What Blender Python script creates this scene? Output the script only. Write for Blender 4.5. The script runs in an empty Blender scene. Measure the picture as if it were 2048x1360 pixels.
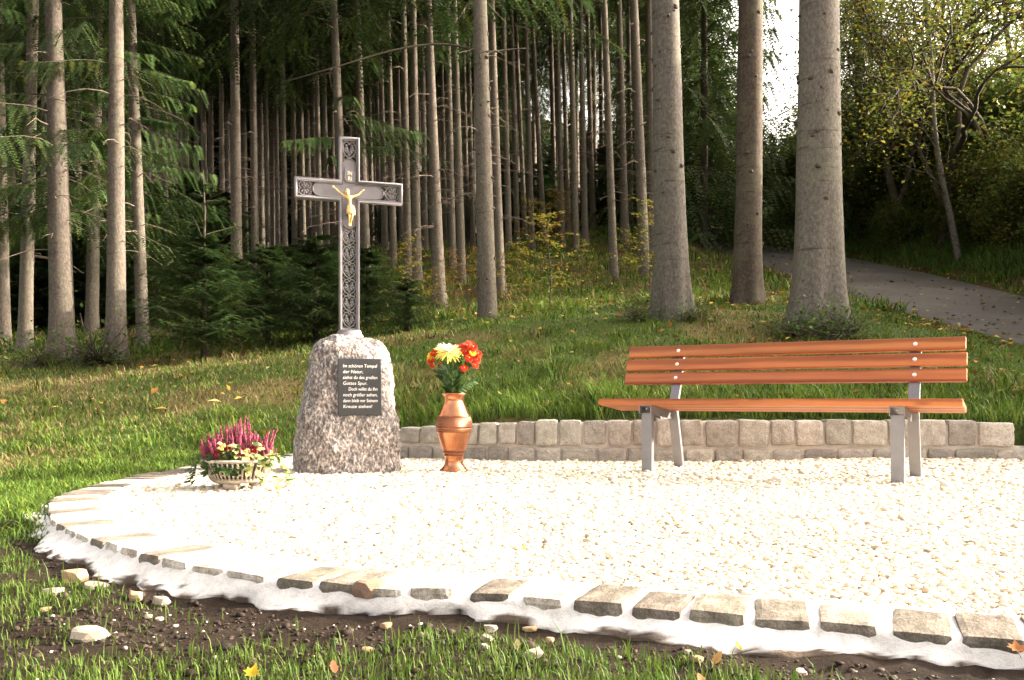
import bpy, bmesh, math, random
import numpy as np
from mathutils import Vector, Matrix, Quaternion, noise as mnoise

# ------------------------------------------------------------------ camera, world, sun, exposure
scene = bpy.context.scene
C = scene.collection
EYE = 0.45                       # the camera stands low, at the height of the bench seat
F = 1750.0                       # focal length in pixels of the 2048 px wide photograph
cam_d = bpy.data.cameras.new('camera')
cam = bpy.data.objects.new('camera', cam_d)
C.objects.link(cam)
cam.location = (0, 0, EYE)
cam.rotation_euler = (math.radians(90), 0, 0)
cam_d.sensor_width = 36
cam_d.lens = 36 * F / 2048
cam_d.shift_y = 117 / 2048
cam_d.clip_start = 0.05
cam_d.clip_end = 1000
scene.camera = cam

SUN_EL = math.radians(21)
SUN_DIR = Vector((math.cos(SUN_EL) * 0.978, math.cos(SUN_EL) * 0.208, math.sin(SUN_EL)))
world = bpy.data.worlds.new('World')
scene.world = world
world.use_nodes = True
wn = world.node_tree.nodes
sky = wn.new('ShaderNodeTexSky')
sky.sky_type = 'NISHITA'
sky.sun_disc = False
sky.sun_elevation = SUN_EL
sky.sun_rotation = math.atan2(SUN_DIR.x, SUN_DIR.y)
sky.air_density = 0.8
sky.dust_density = 9.0
sky.ozone_density = 0.0
wn['Background'].inputs['Strength'].default_value = 0.15
# thin white cloud veil: the same sky, paler
veil = wn.new('ShaderNodeHueSaturation')
veil.inputs['Saturation'].default_value = 0.30
veil.inputs['Value'].default_value = 1.35
world.node_tree.links.new(sky.outputs['Color'], veil.inputs['Color'])
warm = wn.new('ShaderNodeMix')
warm.data_type = 'RGBA'; warm.blend_type = 'MULTIPLY'
warm.inputs[0].default_value = 1.0
warm.inputs[7].default_value = (1.06, 0.98, 0.87, 1)
world.node_tree.links.new(veil.outputs['Color'], warm.inputs[6])
world.node_tree.links.new(warm.outputs[2], wn['Background'].inputs['Color'])
sun_d = bpy.data.lights.new('sun', 'SUN')
sun_d.energy = 2.9
sun_d.angle = math.radians(0.53)
sun_d.color = (1.0, 0.87, 0.70)
sun = bpy.data.objects.new('sun', sun_d)
C.objects.link(sun)
sun.rotation_euler = SUN_DIR.to_track_quat('Z', 'Y').to_euler()
scene.view_settings.view_transform = 'Standard'
scene.view_settings.look = 'None'
scene.view_settings.exposure = 2.3
scene.view_settings.gamma = 1.0
scene.view_settings.use_curve_mapping = False
scene.render.engine = 'CYCLES'
scene.cycles.max_bounces = 6
scene.cycles.transparent_max_bounces = 4

rng = np.random.default_rng(7)
random.seed(11)

# ------------------------------------------------------------------ object helpers
def tag(o, label=None, cat=None, group=None, kind=None):
    if label: o['label'] = label
    if cat: o['category'] = cat
    if group: o['group'] = group
    if kind: o['kind'] = kind
    return o

def link(name, me, parent=None, loc=None, rot=None, scale=None, kind=None):
    o = bpy.data.objects.new(name, me)
    C.objects.link(o)
    if parent is not None: o.parent = parent
    if loc is not None: o.location = loc
    if rot is not None: o.rotation_euler = rot
    if scale is not None: o.scale = scale if hasattr(scale, '__len__') else (scale,) * 3
    if kind: o['kind'] = kind
    return o

def empty(name, loc=(0, 0, 0), rz=0.0):
    o = bpy.data.objects.new(name, None)
    C.objects.link(o)
    o.location = loc
    o.rotation_euler = (0, 0, rz)
    o.empty_display_size = 0.1
    return o

def mesh_np(name, V, faces, mats, col=None, midx=None, smooth=False):
    """faces: list of int arrays (n,3) or (n,4); midx: list of material index per array"""
    me = bpy.data.meshes.new(name)
    V = np.asarray(V, dtype=np.float32)
    if not isinstance(faces, list): faces = [faces]
    faces = [np.asarray(f, dtype=np.int32) for f in faces]
    keep = [i for i, f in enumerate(faces) if len(f)]
    if midx is not None: midx = [midx[i] for i in keep]
    faces = [faces[i] for i in keep]
    npoly = sum(len(f) for f in faces)
    nloop = sum(f.size for f in faces)
    me.vertices.add(len(V))
    me.vertices.foreach_set('co', V.ravel())
    me.loops.add(nloop)
    me.loops.foreach_set('vertex_index', np.concatenate([f.ravel() for f in faces]))
    me.polygons.add(npoly)
    tot = np.concatenate([np.full(len(f), f.shape[1], np.int32) for f in faces])
    start = np.concatenate([[0], np.cumsum(tot)[:-1]]).astype(np.int32)
    me.polygons.foreach_set('loop_start', start)
    me.polygons.foreach_set('loop_total', tot)
    if midx is not None:
        me.polygons.foreach_set('material_index', np.concatenate([np.full(len(f), m, np.int32) for f, m in zip(faces, midx)]))
    if smooth:
        me.polygons.foreach_set('use_smooth', np.ones(npoly, bool))
    for m in (mats if isinstance(mats, (list, tuple)) else [mats]):
        me.materials.append(m)
    me.update(calc_edges=True)
    if col is not None:
        a = me.attributes.new('Col', 'FLOAT_COLOR', 'POINT')
        c4 = np.ones((len(V), 4), np.float32)
        c4[:, :3] = col
        a.data.foreach_set('color', c4.ravel())
    me.validate()
    return me

class Acc:
    """accumulates small pieces into one mesh"""
    def __init__(s):
        s.V = []; s.F3 = []; s.F4 = []; s.n = 0; s.c = []; s.mi3 = []; s.mi4 = []
    def add(s, V, F, col=None):
        V = np.asarray(V, float); F = np.asarray(F, int)
        s.V.append(V)
        (s.F3 if F.shape[1] == 3 else s.F4).append(F + s.n)
        s.c.append(np.tile(np.asarray(col if col is not None else (1, 1, 1), float), (len(V), 1)) if col is None or np.ndim(col) == 1 else np.asarray(col))
        s.n += len(V)
    def mesh(s, name, mat, smooth=False):
        fs = []
        if s.F3: fs.append(np.concatenate(s.F3))
        if s.F4: fs.append(np.concatenate(s.F4))
        return mesh_np(name, np.concatenate(s.V), fs, mat, col=np.concatenate(s.c), smooth=smooth)

def tube(pts, rad, sides=6, cap=True):
    P = np.asarray(pts, float)
    n = len(P)
    R = np.full(n, rad, float) if np.ndim(rad) == 0 else np.asarray(rad, float)
    T = np.gradient(P, axis=0)
    T /= np.linalg.norm(T, axis=1)[:, None] + 1e-12
    u = np.cross(T[0], (0, 0, 1.0))
    if np.linalg.norm(u) < 0.1: u = np.cross(T[0], (1.0, 0, 0))
    u /= np.linalg.norm(u)
    ang = np.arange(sides) * 2 * math.pi / sides
    V = np.zeros((n, sides, 3))
    for i in range(n):
        u = u - T[i] * np.dot(u, T[i]); u /= np.linalg.norm(u) + 1e-12
        v = np.cross(T[i], u)
        V[i] = P[i] + R[i] * (np.cos(ang)[:, None] * u + np.sin(ang)[:, None] * v)
    i, j = np.meshgrid(np.arange(n - 1), np.arange(sides), indexing='ij')
    j2 = (j + 1) % sides
    Fq = np.stack([i * sides + j, i * sides + j2, (i + 1) * sides + j2, (i + 1) * sides + j], -1).reshape(-1, 4)
    V = V.reshape(-1, 3)
    if cap:
        V = np.vstack([V, P[:1], P[-1:]])
        a = n * sides
        j = np.arange(sides); j2 = (j + 1) % sides
        Fq = np.vstack([Fq, np.stack([j2, j, np.full(sides, a), np.full(sides, a)], -1)[:0]])
        # caps as degenerate-free quads: pair neighbouring wedges
        caps = []
        for k in range(0, sides - 1, 2):
            caps.append((a, (k + 2) % sides, k + 1, k))
            b = (n - 1) * sides
            caps.append((a + 1, b + k, b + k + 1, b + (k + 2) % sides))
        Fq = np.vstack([Fq, np.array(caps)])
    return V, Fq

def catmull(pts, per=8, closed=False):
    P = np.asarray(pts, float)
    n = len(P)
    out = []
    rngi = range(n) if closed else range(n - 1)
    for i in rngi:
        if closed:
            p0, p1, p2, p3 = P[(i - 1) % n], P[i], P[(i + 1) % n], P[(i + 2) % n]
        else:
            p0, p1, p2, p3 = P[max(i - 1, 0)], P[i], P[i + 1], P[min(i + 2, n - 1)]
        for t in np.arange(per) / per:
            out.append(0.5 * ((2 * p1) + (-p0 + p2) * t + (2 * p0 - 5 * p1 + 4 * p2 - p3) * t * t + (-p0 + 3 * p1 - 3 * p2 + p3) * t ** 3))
    if not closed: out.append(P[-1])
    return np.array(out)

def box_bm(size, loc=(0, 0, 0), bevel=0.0, segs=2, rot=None):
    bm = bmesh.new()
    bmesh.ops.create_cube(bm, size=1)
    bmesh.ops.scale(bm, vec=size, verts=bm.verts)
    if bevel: bmesh.ops.bevel(bm, geom=bm.edges[:], offset=bevel, segments=segs, profile=0.5, affect='EDGES')
    if rot is not None: bmesh.ops.rotate(bm, cent=(0, 0, 0), matrix=rot, verts=bm.verts)
    bmesh.ops.translate(bm, vec=loc, verts=bm.verts)
    return bm

def bm_mesh(name, bm, mat, smooth=False):
    me = bpy.data.meshes.new(name)
    bm.to_mesh(me); bm.free()
    me.materials.append(mat)
    if smooth:
        for p in me.polygons: p.use_smooth = True
    return me

def box(name, size, loc, mat, parent=None, bevel=0.0, rot=None):
    return link(name, bm_mesh(name, box_bm(size, loc, bevel, 2, rot), mat), parent)

def lathe(prof, n=32, mod=None):
    P = np.asarray(prof, float)
    a = np.arange(n) * 2 * math.pi / n
    V = np.stack([P[:, 0:1] * np.cos(a), P[:, 0:1] * np.sin(a), np.repeat(P[:, 1:2], n, 1)], -1).reshape(-1, 3)
    i, j = np.meshgrid(np.arange(len(P) - 1), np.arange(n), indexing='ij')
    j2 = (j + 1) % n
    Fq = np.stack([i * n + j, i * n + j2, (i + 1) * n + j2, (i + 1) * n + j], -1).reshape(-1, 4)
    return V, Fq

def ico():
    p = (1 + 5 ** .5) / 2
    V = np.array([(-1, p, 0), (1, p, 0), (-1, -p, 0), (1, -p, 0), (0, -1, p), (0, 1, p), (0, -1, -p), (0, 1, -p), (p, 0, -1), (p, 0, 1), (-p, 0, -1), (-p, 0, 1)], float)
    V /= np.linalg.norm(V[0])
    Fc = np.array([(0, 11, 5), (0, 5, 1), (0, 1, 7), (0, 7, 10), (0, 10, 11), (1, 5, 9), (5, 11, 4), (11, 10, 2), (10, 7, 6), (7, 1, 8), (3, 9, 4), (3, 4, 2), (3, 2, 6), (3, 6, 8), (3, 8, 9), (4, 9, 5), (2, 4, 11), (6, 2, 10), (8, 6, 7), (9, 8, 1)])
    return V, Fc
ICO_V, ICO_F = ico()

# value noise in numpy
def vnoise(x, y, seed=0):
    xi = np.floor(x).astype(np.int64); yi = np.floor(y).astype(np.int64)
    fx = x - xi; fy = y - yi
    fx = fx * fx * (3 - 2 * fx); fy = fy * fy * (3 - 2 * fy)
    def h(a, b):
        n = (a * 374761393 + b * 668265263 + seed * 974711) & 0x7fffffff
        n = ((n ^ (n >> 13)) * 1274126177) & 0x7fffffff
        return ((n ^ (n >> 16)) & 0xffff) / 65535.0
    return (h(xi, yi) * (1 - fx) + h(xi + 1, yi) * fx) * (1 - fy) + (h(xi, yi + 1) * (1 - fx) + h(xi + 1, yi + 1) * fx) * fy

def fbm(x, y, oct=4, seed=0):
    s = 0; a = 0.5; t = 0
    for k in range(oct):
        s = s + a * vnoise(x * 2 ** k, y * 2 ** k, seed + k); t += a; a *= 0.5
    return s / t

# ------------------------------------------------------------------ materials
def M(name):
    m = bpy.data.materials.new(name)
    m.use_nodes = True
    nt = m.node_tree
    return m, nt.nodes, nt.links, nt.nodes['Principled BSDF']

def ramp(N, stops):
    r = N.new('ShaderNodeValToRGB')
    e = r.color_ramp.elements
    while len(e) < len(stops): e.new(0.5)
    for el, (p, c) in zip(e, stops):
        el.position = p; el.color = (*c, 1)
    return r

def coords(N, L, kind='Object', scale=(1, 1, 1)):
    tc = N.new('ShaderNodeTexCoord')
    mp = N.new('ShaderNodeMapping')
    mp.inputs['Scale'].default_value = scale
    L.new(tc.outputs[kind], mp.inputs['Vector'])
    return mp.outputs['Vector']

def nz(N, L, vec, scale, detail=5, rough=0.6, dist=0.0):
    n = N.new('ShaderNodeTexNoise')
    n.inputs['Scale'].default_value = scale
    n.inputs['Detail'].default_value = detail
    n.inputs['Roughness'].default_value = rough
    n.inputs['Distortion'].default_value = dist
    L.new(vec, n.inputs['Vector'])
    return n.outputs['Fac']

def bump(N, L, bsdf, h, strength=0.4, dist=0.01, prev=None):
    b = N.new('ShaderNodeBump')
    b.inputs['Strength'].default_value = strength
    b.inputs['Distance'].default_value = dist
    L.new(h, b.inputs['Height'])
    if prev is not None: L.new(prev, b.inputs['Normal'])
    L.new(b.outputs['Normal'], bsdf.inputs['Normal'])
    return b.outputs['Normal']

def mixc(N, L, fac, a, b, mode='MIX'):
    x = N.new('ShaderNodeMix')
    x.data_type = 'RGBA'; x.blend_type = mode
    for s, v in ((0, fac), (6, a), (7, b)):
        if hasattr(v, 'is_output') or hasattr(v, 'links'): L.new(v, x.inputs[s])
        elif isinstance(v, (int, float)): x.inputs[s].default_value = v
        else: x.inputs[s].default_value = (*v, 1)
    return x.outputs[2]

def objvar(N, L, col, lo=0.75, hi=1.25, hue=0.02):
    oi = N.new('ShaderNodeObjectInfo')
    mr = N.new('ShaderNodeMapRange')
    mr.inputs['To Min'].default_value = lo; mr.inputs['To Max'].default_value = hi
    L.new(oi.outputs['Random'], mr.inputs['Value'])
    hs = N.new('ShaderNodeHueSaturation')
    L.new(mr.outputs['Result'], hs.inputs['Value'])
    m2 = N.new('ShaderNodeMath'); m2.operation = 'MULTIPLY_ADD'
    m2.inputs[1].default_value = 7.31; m2.inputs[2].default_value = 0
    L.new(oi.outputs['Random'], m2.inputs[0])
    fr = N.new('ShaderNodeMath'); fr.operation = 'FRACT'
    L.new(m2.outputs[0], fr.inputs[0])
    mh = N.new('ShaderNodeMapRange')
    mh.inputs['To Min'].default_value = 0.5 - hue; mh.inputs['To Max'].default_value = 0.5 + hue
    L.new(fr.outputs[0], mh.inputs['Value'])
    L.new(mh.outputs['Result'], hs.inputs['Hue'])
    L.new(col, hs.inputs['Color'])
    return hs.outputs['Color']

def noise_mat(name, stops, scale=8, rough=0.85, bmp=0.4, bdist=0.01, bscale=None, stretch=(1, 1, 1), metallic=0.0, var=None, detail=6, spec=0.3, kind='Object', dist=0.0):
    m, N, L, B = M(name)
    v = coords(N, L, kind, stretch)
    n = nz(N, L, v, scale, detail, 0.65, dist)
    r = ramp(N, stops); L.new(n, r.inputs['Fac'])
    c = r.outputs['Color']
    if var: c = objvar(N, L, c, *var)
    L.new(c, B.inputs['Base Color'])
    B.inputs['Roughness'].default_value = rough
    B.inputs['Metallic'].default_value = metallic
    B.inputs['Specular IOR Level'].default_value = spec
    if bmp:
        h = nz(N, L, v, bscale or scale * 3, 6, 0.7)
        bump(N, L, B, h, bmp, bdist)
    return m

def leaf_mat(name, trans=0.35, rough=0.6, spec=0.25, var=(0.8, 1.2, 0.01)):
    """the colour of each leaf or blade comes from the mesh's own Col attribute"""
    m, N, L, B = M(name)
    a = N.new('ShaderNodeAttribute'); a.attribute_name = 'Col'
    c = a.outputs['Color']
    if var: c = objvar(N, L, c, *var)
    L.new(c, B.inputs['Base Color'])
    B.inputs['Roughness'].default_value = rough
    B.inputs['Specular IOR Level'].default_value = spec
    if trans:
        t = N.new('ShaderNodeBsdfTranslucent'); L.new(c, t.inputs['Color'])
        mx = N.new('ShaderNodeMixShader'); mx.inputs[0].default_value = trans
        L.new(B.outputs[0], mx.inputs[1]); L.new(t.outputs[0], mx.inputs[2])
        L.new(mx.outputs[0], N['Material Output'].inputs['Surface'])
    return m

MAT = {}
MAT['needle'] = leaf_mat('spruce_needles', 0.25, 0.55, 0.2, (0.75, 1.25, 0.012))
MAT['leaf'] = leaf_mat('broad_leaves', 0.45, 0.55, 0.25, (0.85, 1.15, 0.01))
MAT['grass'] = leaf_mat('grass_blades', 0.3, 0.6, 0.2, None)
MAT['petal'] = leaf_mat('petals', 0.3, 0.6, 0.2, None)
MAT['litter'] = leaf_mat('fallen_leaves', 0.1, 0.8, 0.1, None)
MAT['pebble'] = leaf_mat('pebbles', 0.0, 0.8, 0.2, None)

def bark_mat(name, stops, knots=True, lichen=0.25):
    m, N, L, B = M(name)
    v = coords(N, L, 'Object', (1, 1, 0.6))
    n1 = nz(N, L, v, 38, 8, 0.78, 0.2)
    r = ramp(N, stops); L.new(n1, r.inputs['Fac'])
    v2 = coords(N, L, 'Object', (1, 1, 1))
    n2 = nz(N, L, v2, 3.0, 4, 0.6)
    r2 = ramp(N, [(0.45, (0, 0, 0)), (0.68, (1, 1, 1))]); L.new(n2, r2.inputs['Fac'])
    mul = N.new('ShaderNodeMath'); mul.operation = 'MULTIPLY'; mul.inputs[1].default_value = lichen
    L.new(r2.outputs['Color'], mul.inputs[0])
    c = mixc(N, L, mul.outputs[0], r.outputs['Color'], (0.16, 0.17, 0.11))
    # thin horizontal scars
    v3 = coords(N, L, 'Object', (0.7, 0.7, 6.0))
    n3 = nz(N, L, v3, 3.2, 3, 0.6)
    r3 = ramp(N, [(0.62, (1, 1, 1)), (0.70, (0.62, 0.58, 0.54))]); L.new(n3, r3.inputs['Fac'])
    c = mixc(N, L, 1.0, c, r3.outputs['Color'], 'MULTIPLY')
    c = objvar(N, L, c, 0.85, 1.15, 0.008)
    L.new(c, B.inputs['Base Color'])
    B.inputs['Roughness'].default_value = 0.92
    B.inputs['Specular IOR Level'].default_value = 0.15
    b1 = bump(N, L, B, n1, 0.75, 0.012)
    h2 = nz(N, L, v2, 45, 5, 0.7)
    bump(N, L, B, h2, 0.5, 0.005, b1)
    return m
MAT['bark'] = bark_mat('spruce_bark', [(0.28, (0.046, 0.037, 0.030)), (0.5, (0.118, 0.098, 0.081)), (0.72, (0.215, 0.188, 0.162))])
MAT['bark_grey'] = bark_mat('grey_spruce_bark', [(0.3, (0.05, 0.044, 0.037)), (0.5, (0.122, 0.108, 0.093)), (0.7, (0.215, 0.196, 0.174))], lichen=0.3)
MAT['bark_brown'] = bark_mat('brown_spruce_bark', [(0.28, (0.036, 0.027, 0.020)), (0.5, (0.080, 0.062, 0.047)), (0.72, (0.145, 0.12, 0.095))], lichen=0.4)
MAT['bark_dark'] = bark_mat('dark_bark', [(0.25, (0.03, 0.024, 0.018)), (0.5, (0.07, 0.055, 0.042)), (0.8, (0.14, 0.115, 0.09))], lichen=0.4)
MAT['bark_birch'] = bark_mat('birch_bark', [(0.3, (0.04, 0.035, 0.03)), (0.5, (0.12, 0.105, 0.09)), (0.72, (0.30, 0.28, 0.25))], lichen=0.15)
MAT['twig'] = noise_mat('dead_twigs', [(0.3, (0.09, 0.065, 0.05)), (0.7, (0.2, 0.155, 0.12))], 12, 0.9, 0)
MAT['stem'] = noise_mat('green_stems', [(0.3, (0.03, 0.07, 0.02)), (0.7, (0.07, 0.13, 0.04))], 30, 0.7, 0)

# ------------------------------------------------------------------ lie of the land
WALL = np.array([(-1.0, 6.70), (-.5, 6.52), (0, 6.38), (.6, 6.3), (1.4, 6.25), (2.2, 6.22), (3.0, 6.17), (3.6, 6.08), (4.3, 5.75), (4.85, 5.1)])
KERB = np.array([(4.85, 5.1), (5.1, 4.2), (5.0, 3.2), (4.4, 2.2), (3.4, 1.5), (2.2, 1.33), (1.5, 1.42), (.925, 1.61), (.69, 1.705), (.4256, 1.785), (.19, 1.88), (-.05, 1.98), (-.268, 2.03), (-.5, 2.125),
                 (-.726, 2.256), (-.993, 2.438), (-1.166, 2.60), (-1.40, 2.853), (-1.627, 3.125), (-1.80, 3.41), (-2.0, 3.8), (-2.11, 4.2), (-2.15, 4.7), (-2.15, 5.2), (-2.1, 5.7), (-1.97, 6.15), (-1.7, 6.5), (-1.35, 6.68), (-1.0, 6.70)])
wall_path = catmull(WALL, 10)
kerb_path = catmull(KERB, 8)
PATIO = np.vstack([wall_path[:-1], kerb_path[:-1]])

def in_poly(x, y, poly):
    x = np.asarray(x); y = np.asarray(y)
    inside = np.zeros(x.shape, bool)
    n = len(poly)
    for i in range(n):
        x1, y1 = poly[i]; x2, y2 = poly[(i + 1) % n]
        if y1 == y2: continue
        c = ((y1 > y) != (y2 > y)) & (x < (x2 - x1) * (y - y1) / (y2 - y1) + x1)
        inside ^= c
    return inside

def dist_poly(x, y, line):
    x = np.asarray(x, float); y = np.asarray(y, float)
    d = np.full(x.shape, 1e9)
    for i in range(len(line) - 1):
        a = line[i]; b = line[i + 1]
        ab = b - a
        t = np.clip(((x - a[0]) * ab[0] + (y - a[1]) * ab[1]) / (ab @ ab + 1e-12), 0, 1)
        d = np.minimum(d, np.hypot(x - a[0] - t * ab[0], y - a[1] - t * ab[1]))
    return d

def sstep(a, b, x):
    t = np.clip((np.asarray(x, float) - a) / (b - a), 0, 1)
    return t * t * (3 - 2 * t)

ROAD_Y = [-40, 0, 6, 9.5, 14, 18, 22, 27, 30, 36, 60, 250]
ROAD_Z = [-6, -1.0, .3, 1.03, 2.03, 3.05, 4.0, 5.22, 5.75, 6.2, 7, 8]
ROAD_CX = np.array([(-40, 7.0), (18, 7.0), (22, 6.95), (25, 6.5), (28, 5.4), (31, 3.4), (34, 0.5), (38, -4)])
def road_cx(y): return np.interp(y, ROAD_CX[:, 0], ROAD_CX[:, 1])

def hill(x, y):
    x = np.asarray(x, float); y = np.asarray(y, float)
    pl = np.interp(y, [-40, 0, 4, 5, 6, 8, 10, 11.5, 15, 20, 25, 30, 45, 250], [-1.0, -.14, -.11, -.08, -.02, .33, .68, .92, 1.55, 3.1, 4.4, 5.5, 7.5, 10])
    pr = np.interp(y, [-40, 0, 3, 5, 6, 6.3, 7, 8, 9.5, 12, 14, 18, 22, 25, 30, 45, 250], [-.5, -.045, -.03, .0, .2, .27, .5, .78, 1.27, 1.72, 2.05, 3.1, 4.35, 5.15, 6.2, 8, 10])
    w = sstep(-6, 2.0, x)
    h = pl * (1 - w) + pr * w
    # the turf meets the kerb flush all along the left of the patio
    near = (x < 0) & (y > 3.4) & (y < 8.2) & (x > -3.6)
    if np.any(near):
        xs, ys = (np.atleast_1d(a) for a in np.broadcast_arrays(x, y))
        nr = np.atleast_1d(near)
        d = np.full(xs.shape, 9.0)
        d[nr] = dist_poly(xs[nr], ys[nr], kerb_path[-110:])
        h = np.atleast_1d(h) * sstep(-.25, 1.1, d) - .02 * (1 - sstep(0, .8, d))
        if np.ndim(near) == 0: h = h[0]
    # road trench and the bank beyond it
    rz = np.interp(y, ROAD_Y, ROAD_Z)
    dx = x - road_cx(y)
    wr = sstep(-3.0, -1.6, dx)
    h = h * (1 - wr) + rz * wr
    bank = np.clip(dx - 1.7, 0, 4.5)
    h = h + 0.62 * bank * sstep(0, 10, y + 6) * (1 - 0.6 * sstep(26, 32, y))
    return h

def ground_z(x, y):
    x = np.asarray(x, float); y = np.asarray(y, float)
    h = hill(x, y)
    on_road = 1 - sstep(1.4, 1.9, np.abs(x - road_cx(y)))
    far = sstep(5.0, 9.0, y) * (1 - on_road)
    h = h + far * 0.16 * (fbm(x * 0.55, y * 0.55, 3, 3) - 0.5) + sstep(14, 20, y) * (1 - on_road) * 0.9 * (fbm(x * 0.22 + 9, y * 0.22, 3, 8) - 0.5)
    h = h + 0.022 * (fbm(x * 3, y * 3, 3, 5) - 0.5) * (1 - on_road)
    near = 1 - sstep(3.0, 4.5, y)
    h = h + near * 0.035 * (fbm(x * 14, y * 14, 4, 6) - 0.45)
    return h

_px = np.linspace(-3, 6, 226); _py = np.linspace(1, 8, 176)
_GX, _GY = np.meshgrid(_px, _py)
_pat = in_poly(_GX, _GY, PATIO)

def at(px, Y):
    return (px - 1024) / F * Y

# ------------------------------------------------------------------ ground
def build_ground():
    xs = np.concatenate([-np.geomspace(160, 13, 14), np.arange(-12, -3, .22), np.arange(-3, 2.4, .036), np.arange(2.4, 5.4, .06), np.arange(5.4, 14, .2), np.geomspace(14, 160, 14)])
    ys = np.concatenate([-np.geomspace(60, 1, 8), np.arange(0, 1.2, .2), np.arange(1.2, 3.2, .034), np.arange(3.2, 7, .05), np.arange(7, 16, .13), np.arange(16, 42, .45), np.geomspace(42, 300, 14)])
    X, Y = np.meshgrid(xs, ys)
    Z = ground_z(X, Y)
    near = (X > -3.2) & (X < 6) & (Y > .8) & (Y < 8)
    ins = np.zeros(X.shape, bool)
    ins[near] = in_poly(X[near], Y[near], PATIO)
    dw = np.full(X.shape, 9.0)
    dw[near] = dist_poly(X[near], Y[near], wall_path)
    ins |= dw < 0.13
    Z = np.where(ins, -0.14, Z)
    n, m = X.shape
    V = np.stack([X, Y, Z], -1).reshape(-1, 3)
    i, j = np.meshgrid(np.arange(n - 1), np.arange(m - 1), indexing='ij')
    Fq = np.stack([i * m + j, i * m + j + 1, (i + 1) * m + j + 1, (i + 1) * m + j], -1).reshape(-1, 4)
    # own colour: bare soil in front of the kerb, turf on the bank, needle litter under the wood
    soil = np.array((0.026, 0.018, 0.0135)); turf = np.array((0.058, 0.082, 0.022)); straw = np.array((0.15, 0.115, 0.05)); litter = np.array((0.07, 0.05, 0.025)); moss = np.array((0.07, 0.09, 0.02))
    n1 = fbm(X * .9, Y * .9, 4, 21)[..., None]; n2 = fbm(X * 2.7, Y * 2.7, 4, 22)[..., None]
    c = turf + (straw - turf) * sstep(.48, .68, n1)
    fl = litter + (moss - litter) * sstep(.42, .58, n2)
    wf = sstep(11.5, 15, Y + 3 * (n1[..., 0] - .5))[..., None]
    c = c * (1 - wf) + fl * wf
    ws = (1 - sstep(2.8, 3.6, Y + 0.25 * (X + 1)))[..., None]
    c = c * (1 - ws) + soil * (0.7 + 0.6 * n2) * ws
    m_, N, L, B = M('ground')
    a = N.new('ShaderNodeAttribute'); a.attribute_name = 'Col'
    v = coords(N, L)
    nn = nz(N, L, v, 40, 8, 0.75)
    r = ramp(N, [(0.3, (0.45, 0.45, 0.45)), (0.7, (1.5, 1.45, 1.4))]); L.new(nn, r.inputs['Fac'])
    L.new(mixc(N, L, 1.0, a.outputs['Color'], r.outputs['Color'], 'MULTIPLY'), B.inputs['Base Color'])
    B.inputs['Roughness'].default_value = 0.95
    B.inputs['Specular IOR Level'].default_value = 0.1
    bump(N, L, B, nz(N, L, v, 70, 8, 0.75), 0.9, 0.012)
    o = link('ground', mesh_np('ground', V, Fq, m_, col=c.reshape(-1, 3), smooth=True))
    tag(o, kind='structure')
build_ground()

def build_road():
    ys = np.concatenate([np.arange(-20, 8, 2.0), np.arange(8, 34, .4)])
    us = np.linspace(-1.55, 1.55, 13)
    cx = road_cx(ys)
    X = cx[:, None] + us[None, :] * (1 + 0.0 * ys[:, None]) + (np.abs(us) > 1.5)[None, :] * 0.10 * (fbm(ys[:, None] * 1.3, us[None, :] * 3, 3, 4) - .5) * 2
    Y = np.repeat(ys[:, None], len(us), 1)
    Z = np.interp(Y, ROAD_Y, ROAD_Z) + 0.05 - 0.03 * (np.abs(us)[None, :] / 1.55) ** 2 - (np.abs(us) > 1.5)[None, :] * 0.05
    n, m = X.shape
    i, j = np.meshgrid(np.arange(n - 1), np.arange(m - 1), indexing='ij')
    Fq = np.stack([i * m + j, i * m + j + 1, (i + 1) * m + j + 1, (i + 1) * m + j], -1).reshape(-1, 4)
    m_, N, L, B = M('asphalt')
    v = coords(N, L)
    n1 = nz(N, L, v, 1.2, 5, 0.6); n2 = nz(N, L, v, 60, 4, 0.7)
    r = ramp(N, [(0.3, (0.058, 0.050, 0.043)), (0.55, (0.080, 0.070, 0.061)), (0.75, (0.115, 0.102, 0.087))]); L.new(n1, r.inputs['Fac'])
    r2 = ramp(N, [(0.35, (0.55, 0.55, 0.55)), (0.7, (1.35, 1.35, 1.35))]); L.new(n2, r2.inputs['Fac'])
    L.new(mixc(N, L, 1.0, r.outputs['Color'], r2.outputs['Color'], 'MULTIPLY'), B.inputs['Base Color'])
    B.inputs['Roughness'].default_value = 0.85
    bump(N, L, B, n2, 0.5, 0.006)
    tag(link('road', mesh_np('road', np.stack([X, Y, Z], -1).reshape(-1, 3), Fq, m_, smooth=True)), kind='structure')
build_road()

# ------------------------------------------------------------------ rough stone blocks shared by wall and kerb
def rough_block(seed, k=4, n=5.0, amp=0.06):
    """unit block with worn edges: superellipsoid-rounded cube with chipped faces"""
    bm = bmesh.new()
    bmesh.ops.create_cube(bm, size=1)
    bmesh.ops.subdivide_edges(bm, edges=bm.edges[:], cuts=k, use_grid_fill=True)
    off = Vector((seed * 3.7, seed * 1.3, seed * 2.1))
    for v in bm.verts:
        p = v.co * 2
        q = (abs(p.x) ** n + abs(p.y) ** n + abs(p.z) ** n) ** (1 / n)
        p = p / q * max(abs(p.x), abs(p.y), abs(p.z)) ** 0.15 if q > 0 else p
        d = mnoise.fractal(p * 1.6 + off, 0.9, 2.1, 3)
        p = p * (1 + amp * d)
        v.co = p * 0.5
    return bm

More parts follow.
